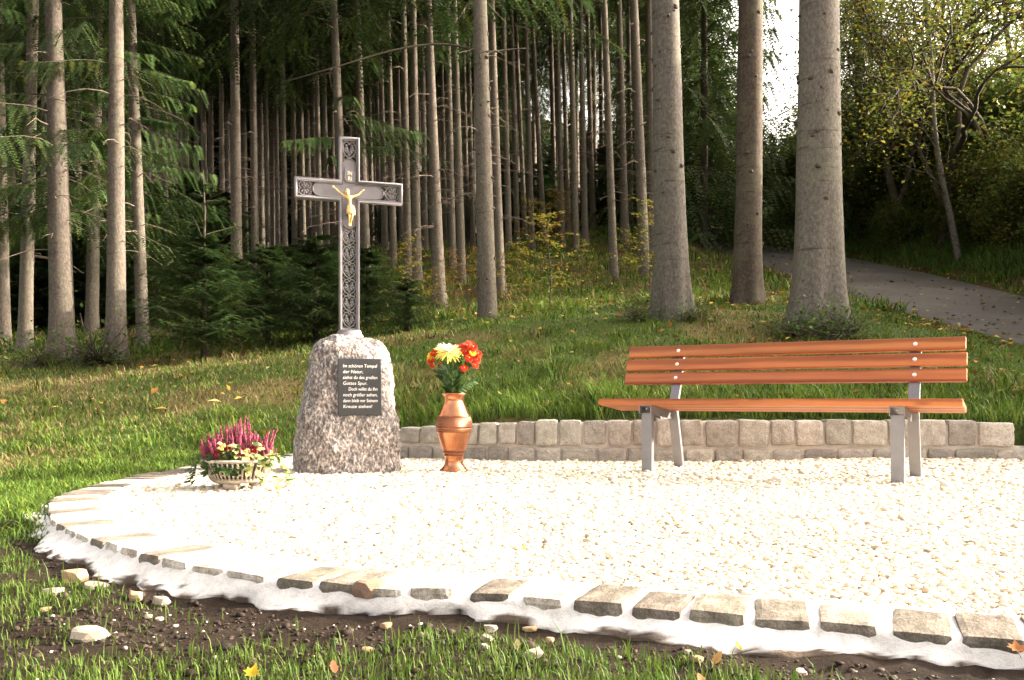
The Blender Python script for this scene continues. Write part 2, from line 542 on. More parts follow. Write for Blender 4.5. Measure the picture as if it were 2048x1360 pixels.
def stone_mat(name, stops, var):
    m, N, L, B = M(name)
    v = coords(N, L, 'Object', (0.25, 0.25, 0.25))
    oi = N.new('ShaderNodeObjectInfo')
    ad = N.new('ShaderNodeVectorMath'); ad.operation = 'ADD'
    L.new(v, ad.inputs[0]); L.new(oi.outputs['Location'], ad.inputs[1])
    vv = ad.outputs[0]
    n1 = nz(N, L, vv, 9, 6, 0.7)
    r = ramp(N, stops); L.new(n1, r.inputs['Fac'])
    n2 = nz(N, L, vv, 90, 4, 0.8)
    r2 = ramp(N, [(0.35, (0.6, 0.6, 0.6)), (0.6, (1.2, 1.2, 1.2))]); L.new(n2, r2.inputs['Fac'])
    c = mixc(N, L, 1.0, r.outputs['Color'], r2.outputs['Color'], 'MULTIPLY')
    L.new(objvar(N, L, c, *var), B.inputs['Base Color'])
    B.inputs['Roughness'].default_value = 0.9
    B.inputs['Specular IOR Level'].default_value = 0.2
    b1 = bump(N, L, B, n1, 0.5, 0.02)
    bump(N, L, B, n2, 0.5, 0.004, b1)
    return m
MAT['wallstone'] = stone_mat('wall_granite', [(0.25, (0.20, 0.178, 0.15)), (0.5, (0.335, 0.308, 0.275)), (0.75, (0.46, 0.43, 0.39))], (0.72, 1.18, 0.02))
MAT['kerbstone'] = stone_mat('kerb_granite', [(0.28, (0.085, 0.072, 0.058)), (0.5, (0.165, 0.142, 0.116)), (0.72, (0.31, 0.272, 0.226))], (0.75, 1.15, 0.015))
MAT['washed'] = stone_mat('cement_and_glare_granite', [(0.3, (0.20, 0.17, 0.135)), (0.45, (0.36, 0.315, 0.26)), (0.6, (0.62, 0.57, 0.51))], (0.85, 1.1, 0.01))  # cement smear, plus the glare of overexposed tops put into the colour
MAT['joint'] = noise_mat('wall_mortar', [(0.3, (0.36, 0.32, 0.28)), (0.7, (0.52, 0.47, 0.42))], 14, 0.95, 0.6, 0.01, 60)
def cement_mat():
    m, N, L, B = M('white_cement')
    a = N.new('ShaderNodeAttribute'); a.attribute_name = 'Col'
    v = coords(N, L)
    n1 = nz(N, L, v, 30, 7, 0.75)
    r = ramp(N, [(0.3, (0.72, 0.70, 0.69)), (0.55, (1.0, 1.0, 1.0))]); L.new(n1, r.inputs['Fac'])
    L.new(mixc(N, L, 1.0, a.outputs['Color'], r.outputs['Color'], 'MULTIPLY'), B.inputs['Base Color'])
    B.inputs['Roughness'].default_value = 0.95; B.inputs['Specular IOR Level'].default_value = 0.1
    bump(N, L, B, n1, 0.9, 0.012)
    return m
MAT['cement'] = cement_mat()
block_meshes = {}
def block(kind, i):
    key = (kind, i)
    if key not in block_meshes:
        block_meshes[key] = bm_mesh('stone_block', rough_block(i + 1, 7 if kind == 'wallstone' else 6, 13.0 if kind == 'wallstone' else 16.0, 0.05 if kind == 'wallstone' else .035), MAT[kind], False)
    return block_meshes[key]

def path_frame(path):
    seg = np.diff(path, axis=0)
    L_ = np.hypot(seg[:, 0], seg[:, 1])
    s = np.concatenate([[0], np.cumsum(L_)])
    return s
def path_at(path, s, q):
    x = np.interp(q, s, path[:, 0]); y = np.interp(q, s, path[:, 1])
    e = 0.03
    dx = np.interp(q + e, s, path[:, 0]) - np.interp(q - e, s, path[:, 0])
    dy = np.interp(q + e, s, path[:, 1]) - np.interp(q - e, s, path[:, 1])
    l = np.hypot(dx, dy) + 1e-9
    return x, y, dx / l, dy / l

# ------------------------------------------------------------------ retaining wall
def wall_top(s, S):
    return np.interp(s / S, [0, .05, .13, .2, .3, .5, .65, .75, .82, 1], [.21, .235, .265, .29, .305, .30, .29, .275, .26, .2])

def build_wall():
    s = path_frame(wall_path); S = s[-1]
    pxs = 1024 + F * wall_path[:, 0] / wall_path[:, 1]
    def s_of(px): return float(np.interp(px, pxs[:-8], s[:-8]))
    root = empty('retaining_wall', (1.4, 6.35, 0))
    tag(root, 'low curved wall of two courses of weathered granite blocks with pale mortar, edging the gravel', 'wall')
    # mortar core, slightly behind the stone faces
    q = np.linspace(0, S, 140)
    x, y, tx, ty = path_at(wall_path, s, q)
    nx, ny = -ty, tx                        # outward, away from the gravel
    top = wall_top(q, S) - 0.018 + 0.012 * (fbm(q * 9, q * 0, 3, 2) - .5)
    top[q > s_of(2030)] = 0.105
    rows = []
    for off, zz in ((.022, -.14), (.020, .06), (.022, .12), (.024, None), (.055, 'c'), (.17, 'c'), (.19, -.14)):
        z = np.where(True, top - .012, 0) if zz is None else (top if zz == 'c' else np.full_like(q, zz))
        rows.append(np.stack([x + nx * off, y + ny * off, z], -1))
    R = np.stack(rows, 1)
    n, m = R.shape[:2]
    i, j = np.meshgrid(np.arange(n - 1), np.arange(m - 1), indexing='ij')
    Fq = np.stack([i * m + j, i * m + j + 1, (i + 1) * m + j + 1, (i + 1) * m + j], -1).reshape(-1, 4)
    o = link('mortar', mesh_np('mortar', R.reshape(-1, 3) - np.array((1.4, 6.35, 0)), Fq, MAT['joint'], smooth=True), root)
    upper = [762, 798, 839, 882, 920, 957, 995, 1033, 1070, 1116, 1165, 1215, 1265, 1312, 1360, 1409, 1476, 1542, 1591, 1650, 1705, 1777, 1832, 1896, 1957, 2032]
    lower = [770, 817, 865, 921, 972, 1017, 1072, 1122, 1195, 1255, 1305, 1370, 1430, 1485, 1545, 1608, 1675, 1747, 1800, 1855, 1910, 1995, 2060, 2125, 2180]
    k = 0
    def put(s0, s1, z0, z1, gap):
        nonlocal k
        sm = (s0 + s1) / 2
        x, y, tx, ty = path_at(wall_path, s, sm)
        d = random.uniform(.16, .19)
        w = (s1 - s0) - gap
        off = d / 2 + random.uniform(-.006, .008)
        o = link('wall_stone', block('wallstone', k % 9), root)
        o.location = (x - ty * off - 1.4, y + tx * off - 6.35, (z0 + z1) / 2)
        o.rotation_euler = (random.uniform(-.03, .03), random.uniform(-.025, .025), math.atan2(ty, tx) + random.choice((0, math.pi)))
        o.scale = (w, d, z1 - z0)
        k += 1
    for a, b in zip(upper[:-1], upper[1:]):
        s0, s1 = s_of(a), s_of(b)
        t = float(wall_top((s0 + s1) / 2, S)) + random.uniform(-.012, .010)
        put(s0, s1, 0.112 + random.uniform(-.008, .008), t, random.uniform(.010, .022))
    for a, b in zip(lower[:-1], lower[1:]):
        s0, s1 = s_of(a), s_of(b)
        put(s0, s1, -.05, 0.092 + random.uniform(-.008, .006), random.uniform(.008, .016))
    # right-hand end outside the photograph steps down to the kerb
    s0 = s_of(2180)
    while s0 < S - .15:
        w = random.uniform(.2, .28)
        put(s0, min(s0 + w, S), -.05, .092, .02); s0 += w
build_wall()

# ------------------------------------------------------------------ kerb of granite setts in white cement
kerb_s = path_frame(kerb_path)
def kerb_z(q):
    """top of the kerb: flush with the gravel, a little higher where it runs up to the wall"""
    S = kerb_s[-1]
    return 0.012 + 0.035 * sstep(S - 1.5, S - .3, q)

def build_kerb():
    S = kerb_s[-1]
    q = np.arange(0, S, .025)
    x, y, tx, ty = path_at(kerb_path, kerb_s, q)
    ox, oy = -ty, tx                       # direction of travel is anticlockwise seen from above? fixed below
    ins = in_poly(np.array([x[200] + .05 * ox[200]]), np.array([y[200] + .05 * oy[200]]), PATIO)[0]
    if ins: ox, oy = -ox, -oy
    kz = kerb_z(q)
    wob = fbm(q * 2.3, q * 0 + 3, 4, 31)
    wide = 0.012 + 0.10 * np.clip(wob - .25, 0, 1) + 0.055 * np.exp(-((x + 1.5) ** 2 + (y - 2.75) ** 2) / .12) + .02 * np.exp(-((x + 2.0) ** 2 + (y - 3.7) ** 2) / .15)
    wide = wide * (1 - .9 * sstep(3.7, 4.3, y) * (x < 0))
    ragged = 0.085 * (fbm(q * 7, q * 0 + 1, 3, 33) - .38)
    rows = []; cols = []
    gz = lambda a, b: ground_z(a, b)
    prof = [(-.235, 'in'), (-.22, 'j'), (-.12, 'j'), (-.02, 'j'), (-.006, 'j2'), (.004, 'h0'), (.08, 'm'), (.18, 'm'), (.28, 'm'), (.38, 'm'), (.48, 'm'), (.58, 'm'), (.68, 'm'), (.78, 'm'), (.88, 'm'), (.95, 'm'), (1.0, 'e'), (1.06, 'b')]
    for u, kind in prof:
        n1 = fbm((x + ox * u * wide) * 30, (y + oy * u * wide) * 30, 3, 35) - .5
        if kind in ('in', 'j', 'j2', 'h0'):
            off = u + (.006 * n1 if kind != 'in' else 0)
            z = {'in': kz - .08, 'j': kz - .009 + .005 * n1, 'j2': kz - .012, 'h0': kz - .024 + .010 * n1}[kind]
            X, Y = x + ox * off, y + oy * off
        else:
            w = wide + ragged * (u if u <= 1 else 1)
            off = .004 + w * u
            X, Y = x + ox * off, y + oy * off
            g = gz(X, Y)
            t = {'m': u ** .7, 'e': 1.0, 'b': 1.0}[kind]
            z0 = kz - .024
            z = z0 * (1 - t) ** 1.0 + (g + .002) * t + (.010 * (1 - t) * t * 2) + .030 * n1 * (1 - abs(2 * t - 1) * .4)
            if kind == 'b': z = g - .03
        rows.append(np.stack([X, Y, z], -1))
        uu = 0.0 if kind in ('in', 'j', 'j2', 'h0') else u
        thr = .93 - .50 * uu ** 2
        dirt = sstep(thr - .05, thr + .08, fbm(X * 34, Y * 34, 4, 37)) * (uu > 0)
        cols.append((1 - dirt)[:, None] * np.array((.80, .765, .75)) + dirt[:, None] * np.array((.10, .075, .06)))
    R = np.stack(rows, 1)
    n, m = R.shape[:2]
    i, j = np.meshgrid(np.arange(n - 1), np.arange(m - 1), indexing='ij')
    Fq = np.stack([i * m + j, i * m + j + 1, (i + 1) * m + j + 1, (i + 1) * m + j], -1).reshape(-1, 4)
    root = link('kerb', mesh_np('kerb', R.reshape(-1, 3), Fq, MAT['cement'], col=np.stack(cols, 1).reshape(-1, 3), smooth=True))
    tag(root, kind='structure')
    # stones; starts of the setts along the near right-hand edge are measured
    starts = []
    path_x = kerb_path[:, 0]
    def s_near(X, Y):
        return kerb_s[np.argmin((kerb_path[:, 0] - X) ** 2 + (kerb_path[:, 1] - Y) ** 2)]
    qq = 3.0
    while qq < S - .25:
        xx, yy, _, _ = path_at(kerb_path, kerb_s, qq)
        p = random.uniform(.115, .135) if (xx > -.45 and yy < 2.3) else random.uniform(.125, .165)
        starts.append((qq, p)); qq += p
    for k, (s0, p) in enumerate(starts):
        gap = random.uniform(.012, .024) if random.random() < .85 else .036
        sm = s0 + (p - gap) / 2
        xx, yy, tx, ty = path_at(kerb_path, kerb_s, sm)
        nx, ny = -ty, tx
        if ins: nx, ny = -nx, -ny
        d = random.uniform(.185, .215)
        h = .11
        top = float(kerb_z(sm)) + random.uniform(-.005, .003)
        right = float(sstep(-.5, .15, xx)) if yy < 2.6 else 0.0
        washed = random.random() > (0.40 + 0.55 * right)  # left setts are paler more often: cement smear and painted-in sun glare
        if yy > 3.8: washed = random.random() < .35
        o = link('kerb_stone', block('washed' if washed else 'kerbstone', k % 8), root)
        o.location = (xx - nx * (d / 2 - .004), yy - ny * (d / 2 - .004), top - h / 2)
        o.rotation_euler = (random.uniform(-.03, .03), random.uniform(-.03, .03), math.atan2(ty, tx) + random.uniform(-.04, .04))
        o.scale = (p - gap, d, h)
build_kerb()

# ------------------------------------------------------------------ gravel
def inner_mask(x, y, inset):
    m = in_poly(x, y, PATIO)
    m &= dist_poly(x, y, kerb_path) > inset
    return m

def build_gravel():
    # bed: fan grid clipped to the inner outline
    xs = np.arange(-2.3, 5.2, .08); ys = np.arange(1.4, 6.9, .08)
    X, Y = np.meshgrid(xs, ys)
    ok = in_poly(X, Y, PATIO) & (dist_poly(X, Y, kerb_path) > .1)
    Z = -0.014 + 0.012 * (fbm(X * 2, Y * 2, 3, 41) - .5) + .03 * sstep(5.1, 6.2, Y) * sstep(1.2, 2.6, X)
    n, m = X.shape
    idx = -np.ones(X.size, int)
    i, j = np.meshgrid(np.arange(n - 1), np.arange(m - 1), indexing='ij')
    q = np.stack([i * m + j, i * m + j + 1, (i + 1) * m + j + 1, (i + 1) * m + j], -1).reshape(-1, 4)
    q = q[ok.ravel()[q].all(1)]
    mt = noise_mat('gravel_bed', [(0.3, (0.28, 0.21, 0.13)), (0.5, (0.5, 0.41, 0.29)), (0.7, (0.66, 0.58, 0.45))], 38, 0.95, 1.0, 0.012, 70)
    V = np.stack([X, Y, Z], -1).reshape(-1, 3)
    u = np.unique(q); mp = np.zeros(len(V), int); mp[u] = np.arange(len(u))
    tag(link('gravel_bed', mesh_np('gravel_bed', V[u], mp[q], mt, smooth=True)), kind='structure')
    def scatter(x0, x1, y0, y1, step, size, seed):
        r = np.random.default_rng(seed)
        xs = np.arange(x0, x1, step); ys = np.arange(y0, y1, step * .8)
        X, Y = np.meshgrid(xs, ys)
        X = (X + r.uniform(-.55, .55, X.shape) * step).ravel(); Y = (Y + r.uniform(-.5, .5, Y.shape) * step).ravel()
        k = (np.abs(X) < .72 * Y + .25) & inner_mask(X, Y, .2)
        return X[k], Y[k], size * r.lognormal(0, .22, k.sum()), r
    parts = [scatter(-2.2, 2.6, 1.5, 3.1, .0162, .0108, 1), scatter(-2.3, 3.2, 3.1, 4.4, .0225, .0142, 2), scatter(-2.3, 4.8, 4.4, 6.75, .030, .0178, 3)]
    X = np.concatenate([p[0] for p in parts]); Y = np.concatenate([p[1] for p in parts]); S = np.concatenate([p[2] for p in parts])
    r = np.random.default_rng(5)
    n = len(X)
    Z = -0.014 + 0.012 * (fbm(X * 2, Y * 2, 3, 41) - .5) + .03 * sstep(5.1, 6.2, Y) * sstep(1.2, 2.6, X) + S * .25 + r.uniform(-.003, .004, n)
    sc = np.stack([S * r.uniform(.95, 1.35, n), S * r.uniform(.65, .95, n), S * r.uniform(.38, .62, n)], -1)
    B = ICO_V[None] * (1 + r.uniform(-.16, .16, (n, 12, 1))) * sc[:, None]
    a = r.uniform(0, 2 * math.pi, n); tl = r.normal(0, .22, n)
    ct, st = np.cos(tl)[:, None], np.sin(tl)[:, None]
    x = B[..., 0] * ct - B[..., 2] * st; z = B[..., 0] * st + B[..., 2] * ct; y = B[..., 1]
    ca, sa = np.cos(a)[:, None], np.sin(a)[:, None]
    V = np.stack([x * ca - y * sa + X[:, None], x * sa + y * ca + Y[:, None], z + Z[:, None]], -1).reshape(-1, 3)
    Fc = (ICO_F[None] + (np.arange(n) * 12)[:, None, None]).reshape(-1, 3)
    pal = np.array([(0.72, 0.63, 0.49), (0.78, 0.71, 0.58), (0.66, 0.55, 0.40), (0.82, 0.77, 0.68), (0.60, 0.47, 0.34), (0.70, 0.60, 0.52)])
    c = pal[r.choice(6, n, p=[.28, .25, .16, .15, .08, .08])] * r.uniform(.62, 1.04, (n, 1)) * np.where(r.random((n, 1)) < .05, .55, 1)
    o = link('gravel', mesh_np('gravel', V, Fc, MAT['pebble'], col=np.repeat(c, 12, 0), smooth=True))
    tag(o, 'pale cream gravel covering the rounded memorial patio', 'gravel', kind='stuff')
build_gravel()

# ------------------------------------------------------------------ memorial stone with its plaque
PHI = math.radians(17)
STONE_LOC = (-1.035, 5.53, 0.0)

def gneiss_mat():
    m, N, L, B = M('gneiss')
    # streaky flecks running obliquely across the block
    tc = N.new('ShaderNodeTexCoord')
    mp = N.new('ShaderNodeMapping')
    mp.inputs['Rotation'].default_value = (0.3, math.radians(-28), 0.2)
    mp.inputs['Scale'].default_value = (1.0, 1.0, 0.62)
    L.new(tc.outputs['Object'], mp.inputs['Vector'])
    v = mp.outputs['Vector']
    n1 = nz(N, L, v, 60, 3, 0.6, 0.4)
    vor = N.new('ShaderNodeTexVoronoi'); vor.inputs['Scale'].default_value = 75
    L.new(v, vor.inputs['Vector'])
    r = ramp(N, [(0.38, (0.07, 0.065, 0.067)), (0.47, (0.155, 0.144, 0.144)), (0.55, (0.26, 0.24, 0.235)), (0.64, (0.50, 0.465, 0.435))])
    L.new(n1, r.inputs['Fac'])
    rv = ramp(N, [(0.12, (1.2, 1.12, 1.06)), (0.42, (0.9, 0.88, 0.88))])
    L.new(vor.outputs['Distance'], rv.inputs['Fac'])
    c = mixc(N, L, 0.8, r.outputs['Color'], rv.outputs['Color'], 'MULTIPLY')
    big = nz(N, L, coords(N, L), 4.5, 3, 0.6)
    rb = ramp(N, [(0.4, (0.85, 0.83, 0.82)), (0.65, (1.12, 1.08, 1.04))]); L.new(big, rb.inputs['Fac'])
    c = mixc(N, L, 1.0, c, rb.outputs['Color'], 'MULTIPLY')
    L.new(c, B.inputs['Base Color'])
    B.inputs['Roughness'].default_value = 0.7
    B.inputs['Specular IOR Level'].default_value = 0.35
    b1 = bump(N, L, B, n1, 0.8, 0.012)
    bump(N, L, B, vor.outputs['Distance'], 0.4, 0.006, b1)
    return m

def build_stone():
    zs = [0, .14, .29, .44, .59, .70, .775, .815, .835]
    lf = [.328, .336, .306, .272, .256, .236, .206, .165, .11]
    rt = [.324, .322, .310, .292, .276, .254, .222, .182, .13]
    fr = [.27, .265, .25, .235, .215, .195, .165, .12, .06]
    bk = [.24, .25, .24, .22, .20, .18, .15, .11, .06]
    nz_, na = 64, 96
    Z = np.concatenate([np.linspace(-.06, .80, nz_ - 8), np.linspace(.805, .836, 8)])
    V = []
    for z in Z:
        l, r, f, b = (np.interp(z, zs, a) for a in (lf, rt, fr, bk))
        for k in range(na):
            t = 2 * math.pi * k / na
            c, s = math.cos(t), math.sin(t)
            e = 2 / 3.4
            x = math.copysign(abs(c) ** e, c) * (r if c > 0 else l)
            y = math.copysign(abs(s) ** e, s) * (b if s > 0 else f)
            p = Vector((x, y, z))
            d = 0.030 * mnoise.fractal(p * 5.0 + Vector((3, 1, 7)), 0.9, 2.0, 3) + 0.012 * mnoise.ridged_multi_fractal(p * 11 + Vector((1, 9, 2)), 0.8, 2.1, 3, 1.0, 2.0) - .012 + .007 * mnoise.noise(p * 42)
            # dressed flat where the plaque is fixed
            w = 1 - max(0, min(1, (max(abs(x - .04) / .15, abs(z - .515) / .19) - .85) / .4))
            if s < 0: d *= (1 - .85 * w)
            n = Vector((x, y * 1.2, 0)).normalized()
            if z > .78: n = (n + Vector((0, 0, 1))).normalized()
            V.append(p + n * d)
    V.append(Vector((0.01, 0, .838)))
    top = len(V) - 1
    V = np.array([tuple(v) for v in V])
    i, j = np.meshgrid(np.arange(nz_ - 1), np.arange(na), indexing='ij')
    j2 = (j + 1) % na
    Fq = np.stack([i * na + j, i * na + j2, (i + 1) * na + j2, (i + 1) * na + j], -1).reshape(-1, 4)
    b = (nz_ - 1) * na
    Ft = np.array([(b + k, b + (k + 1) % na, top) for k in range(na)])
    o = link('memorial_stone', mesh_np('memorial_stone', V, [Fq, Ft], gneiss_mat(), smooth=True), None, STONE_LOC, (0, 0, PHI))
    tag(o, 'rough upright speckled granite boulder carrying a dark inscribed plaque below the iron cross', 'memorial stone')
    # plaque
    pm, N, L, B = M('slate_plaque')
    n1 = nz(N, L, coords(N, L), 60, 4, 0.6)
    r = ramp(N, [(0.3, (0.017, 0.018, 0.021)), (0.7, (0.028, 0.029, 0.032))]); L.new(n1, r.inputs['Fac'])
    L.new(r.outputs['Color'], B.inputs['Base Color'])
    B.inputs['Roughness'].default_value = 0.42
    rot = Matrix.Rotation(math.radians(-4.5), 3, 'X')
    pl = link('plaque', bm_mesh('plaque', box_bm((.262, .02, .345), (0, 0, 0), .003, 2), pm), o, (.042, -.236, .520), (math.radians(-4.5), 0, 0))
    pl['label'] = 'dark grey slate plaque with white lettering'
    lm, N, L, B = M('white_lettering')
    B.inputs['Base Color'].default_value = (0.8, 0.78, 0.74, 1); B.inputs['Roughness'].default_value = 0.6
    lines = ['Im schönen Tempel', 'der Natur,', 'siehst du des großen', 'Gottes Spur.', '     Doch willst du Ihn', 'noch größer sehen,', 'dann bleib vor Seinem', 'Kreuze stehen!']
    for k, t in enumerate(lines):
        me = text_mesh(t, .0285, .0016, lm, shear=.12, off=-.00012)
        xs = [v.co.x for v in me.vertices]
        wmax = .208 / max(xs) if max(xs) > .208 else 1.0
        link('inscription', me, pl, (-.102, -.0102, .118 - k * .0352), (math.radians(90), 0, 0), (wmax, 1, 1))

def text_mesh(t, size, depth, mat, shear=0.0, off=0.0, align='LEFT'):
    cu = bpy.data.curves.new('text', 'FONT')
    cu.body = t; cu.size = size; cu.extrude = depth / 2; cu.shear = shear; cu.offset = off; cu.align_x = align
    cu.resolution_u = 3
    ob = bpy.data.objects.new('text_tmp', cu)
    C.objects.link(ob)
    dg = bpy.context.evaluated_depsgraph_get()
    me = bpy.data.meshes.new_from_object(ob.evaluated_get(dg))
    bpy.data.objects.remove(ob); bpy.data.curves.remove(cu)
    me.materials.clear(); me.materials.append(mat)
    return me
build_stone()

# ------------------------------------------------------------------ iron wayside cross
def outline_inset(P, t):
    P = np.asarray(P, float); n = len(P); out = []
    for k in range(n):
        a, b, c = P[k - 1], P[k], P[(k + 1) % n]
        d1 = (b - a) / np.linalg.norm(b - a); d2 = (c - b) / np.linalg.norm(c - b)
        n1 = np.array((-d1[1], d1[0])); n2 = np.array((-d2[1], d2[0]))
        out.append(b + t * (n1 + n2) / (1 + n1 @ n2))
    return np.array(out)

def ring_mesh(name, P, t0, t1, y0, y1, mat, ch=0.0):
    """closed bar frame between two insets of an anticlockwise outline in the xz plane; ch rounds the front edge"""
    O = outline_inset(P, t0); I = outline_inset(P, t1)
    O2 = outline_inset(P, t0 + ch); I2 = outline_inset(P, t1 - ch)
    n = len(P)
    secs = [(O, y1), (O, y0 + ch), (O2, y0), (I2, y0), (I, y0 + ch), (I, y1)]
    V = np.concatenate([np.stack([A[:, 0], np.full(n, y), A[:, 1]], -1) for A, y in secs])
    m = len(secs); Fq = []
    for k in range(n):
        k2 = (k + 1) % n
        for a in range(m):
            b = (a + 1) % m
            Fq.append((a * n + k, b * n + k, b * n + k2, a * n + k2))
    return mesh_np(name, V, np.array(Fq), mat)

def plate_mesh(name, P, y0, y1, mat):
    bm = bmesh.new()
    f = bm.faces.new([bm.verts.new((p[0], y0, p[1])) for p in P])
    r = bmesh.ops.extrude_face_region(bm, geom=[f])
    bmesh.ops.translate(bm, vec=(0, y1 - y0, 0), verts=[v for v in r['geom'] if isinstance(v, bmesh.types.BMVert)])
    bmesh.ops.recalc_face_normals(bm, faces=bm.faces)
    return bm_mesh(name, bm, mat)

def iron_mat():
    m, N, L, B = M('grey_painted_iron')
    v = coords(N, L)
    n1 = nz(N, L, v, 18, 5, 0.6)
    r = ramp(N, [(0.3, (0.135, 0.127, 0.138)), (0.7, (0.175, 0.165, 0.178))]); L.new(n1, r.inputs['Fac'])
    L.new(r.outputs['Color'], B.inputs['Base Color'])
    B.inputs['Roughness'].default_value = 0.45; B.inputs['Metallic'].default_value = 0.15
    bump(N, L, B, nz(N, L, v, 140, 3, 0.6), 0.12, 0.002)
    return m

def skin_figure(name, joints, edges, mat, root=0, sub=2):
    """one continuous body grown over a skeleton of joints (x, y, z, radius)"""
    me = bpy.data.meshes.new(name)
    me.from_pydata([j[:3] for j in joints], edges, [])
    ob = bpy.data.objects.new(name + '_tmp', me); C.objects.link(ob)
    sk = ob.modifiers.new('skin', 'SKIN'); sk.use_smooth_shade = True
    for k, j in enumerate(joints):
        sv = me.skin_vertices[0].data[k]
        sv.radius = (j[3], j[3] * (j[4] if len(j) > 4 else 1)); sv.use_root = (k == root)
    ss = ob.modifiers.new('sub', 'SUBSURF'); ss.levels = sub; ss.render_levels = sub
    dg = bpy.context.evaluated_depsgraph_get(); dg.update()
    out = bpy.data.meshes.new_from_object(ob.evaluated_get(dg))
    bpy.data.objects.remove(ob)
    out.materials.clear(); out.materials.append(mat)
    for p in out.polygons: p.use_smooth = True
    return out

def build_cross():
    iron = iron_mat()
    root = empty('wayside_cross', (STONE_LOC[0] + .002, STONE_LOC[1] + .02, .826), PHI)
    tag(root, 'grey iron cross with pierced scrollwork and a small golden crucifix, standing on the boulder', 'cross')
    ZC = .938; hw = .064; ah = .067; aw = .338; ZT = 1.277
    # foot
    acc = Acc()
    prof = [(.082, 0.0), (.082, .022), (.074, .030), (.070, .048), (.066, .056)]
    rows = [[(sx * w, sy * (w * .62), z) for sx, sy in ((-1, -1), (1, -1), (1, 1), (-1, 1))] for w, z in prof]
    V = np.array(rows).reshape(-1, 3)
    Fq = [(a * 4 + k, a * 4 + (k + 1) % 4, (a + 1) * 4 + (k + 1) % 4, (a + 1) * 4 + k) for a in range(len(prof) - 1) for k in range(4)] + [(16, 17, 18, 19), (3, 2, 1, 0)]
    link('foot_plate', mesh_np('foot_plate', V, np.array(Fq), iron), root)
    P = [(-hw, .05), (hw, .05), (hw, ZC - ah), (aw, ZC - ah), (aw, ZC + ah), (hw, ZC + ah), (hw, ZT), (-hw, ZT), (-hw, ZC + ah), (-aw, ZC + ah), (-aw, ZC - ah), (-hw, ZC - ah)]
    link('outer_frame', ring_mesh('outer_frame', P, 0, .0145, -.026, .026, iron, .004), root)
    link('inner_moulding', ring_mesh('inner_moulding', P, .0148, .0205, -.017, .015, iron, .002), root)
    q = .043
    def arch(cx, cz, r, a0, a1, n=7):
        return [(cx + r * math.cos(math.radians(a)), cz + r * math.sin(math.radians(a))) for a in np.linspace(a0, a1, n)]
    panel = [(-q, ZC - .215), (-q * .55, ZC - .235), (0, ZC - .245), (q * .55, ZC - .235), (q, ZC - .215), (q, ZC - q - .003), (.175, ZC - q - .003)] + arch(.175, ZC, q + .003, -60, 60, 5) + [(.175, ZC + q + .003), (q, ZC + q + .003), (q, ZC + .165)] + arch(0, ZC + .165, q, 20, 160, 7) + [(-q, ZC + .165), (-q, ZC + q + .003), (-.185, ZC + q + .003)] + arch(-.185, ZC, q + .003, 120, 240, 5) + [(-.185, ZC - q - .003), (-q, ZC - q - .003)]
    link('centre_panel', plate_mesh('centre_panel', panel, -.006, .006, iron), root)
    link('panel_moulding', ring_mesh('panel_moulding', panel[::1], 0.002, .0062, -.012, .004, iron, .001), root)
    # pierced scrollwork: one unit, reused
    acc = Acc()
    W, H = .041, .104
    def both(pts, r, sides=6):
        pts = np.array(pts)
        for s in (-1, 1):
            c = catmull(np.stack([s * pts[:, 0] * W, np.full(len(pts), -.004), pts[:, 1] * H], -1), 5)
            acc.add(*tube(c, r, sides))
    both([(-.25, -.06), (.15, .03), (.62, .16), (.98, .42), (.96, .68), (.62, .90), (.22, .90), (0, .76)], .0044)
    both([(0, .10), (.22, .24), (.55, .34), (.70, .52), (.52, .64), (.34, .54)], .0026)
    both([(.06, .18), (.10, .38), (.30, .74), (.48, .78)], .0022)
    both([(.62, .90), (.80, .98), (.98, 1.0)], .0026)
    both([(.62, .16), (.85, .06), (.98, .03)], .0026)
    for s in (-1, 1):
        for (cx, cz, a, l, w) in ((.40, .55, 60, .013, .0075), (.62, .44, 15, .012, .007), (.28, .36, 110, .011, .006), (.50, .72, 35, .010, .006)):
            V = ICO_V * np.array((l, .004, w)); ca, sa = math.cos(math.radians(a)), math.sin(math.radians(a))
            V = np.stack([V[:, 0] * ca - V[:, 2] * sa, V[:, 1], V[:, 0] * sa + V[:, 2] * ca], -1)
            V[:, 0] *= s
            acc.add(V + np.array((s * cx * W, -.005, cz * H)), ICO_F if s > 0 else ICO_F[:, ::-1])
    tr = acc.mesh('scrollwork', iron, True)
    for k in range(6):
        link('scrollwork', tr, root, (0, 0, .073 + k * .1045))
    link('scrollwork', tr, root, (0, 0, ZC + .209), None, (1, 1, 1.06))
    link('scrollwork', tr, root, (.222, 0, ZC), (0, math.radians(90), 0), (1.08, 1, .93))
    link('scrollwork', tr, root, (-.225, 0, ZC), (0, math.radians(-90), 0), (1.08, 1, .90))
    # INRI scroll
    gold, N, L, B = M('gilding')
    n1 = nz(N, L, coords(N, L), 90, 4, 0.6)
    r = ramp(N, [(0.3, (0.62, 0.40, 0.15)), (0.7, (0.80, 0.60, 0.28))]); L.new(n1, r.inputs['Fac'])
    L.new(r.outputs['Color'], B.inputs['Base Color'])
    B.inputs['Roughness'].default_value = 0.38; B.inputs['Metallic'].default_value = 0.55
    pale, N, L, B = M('pale_gilt_letters')
    B.inputs['Base Color'].default_value = (0.78, 0.66, 0.50, 1); B.inputs['Roughness'].default_value = 0.5
    sc = [(-.030, .145), (-.034, .075), (-.020, .058), (.014, .052), (.034, .058), (.037, .128), (.020, .134), (-.012, .142)]
    t = link('title_scroll', plate_mesh('title_scroll', [(a + .002, ZC + b) for a, b in sc], -.015, -.007, iron), root)
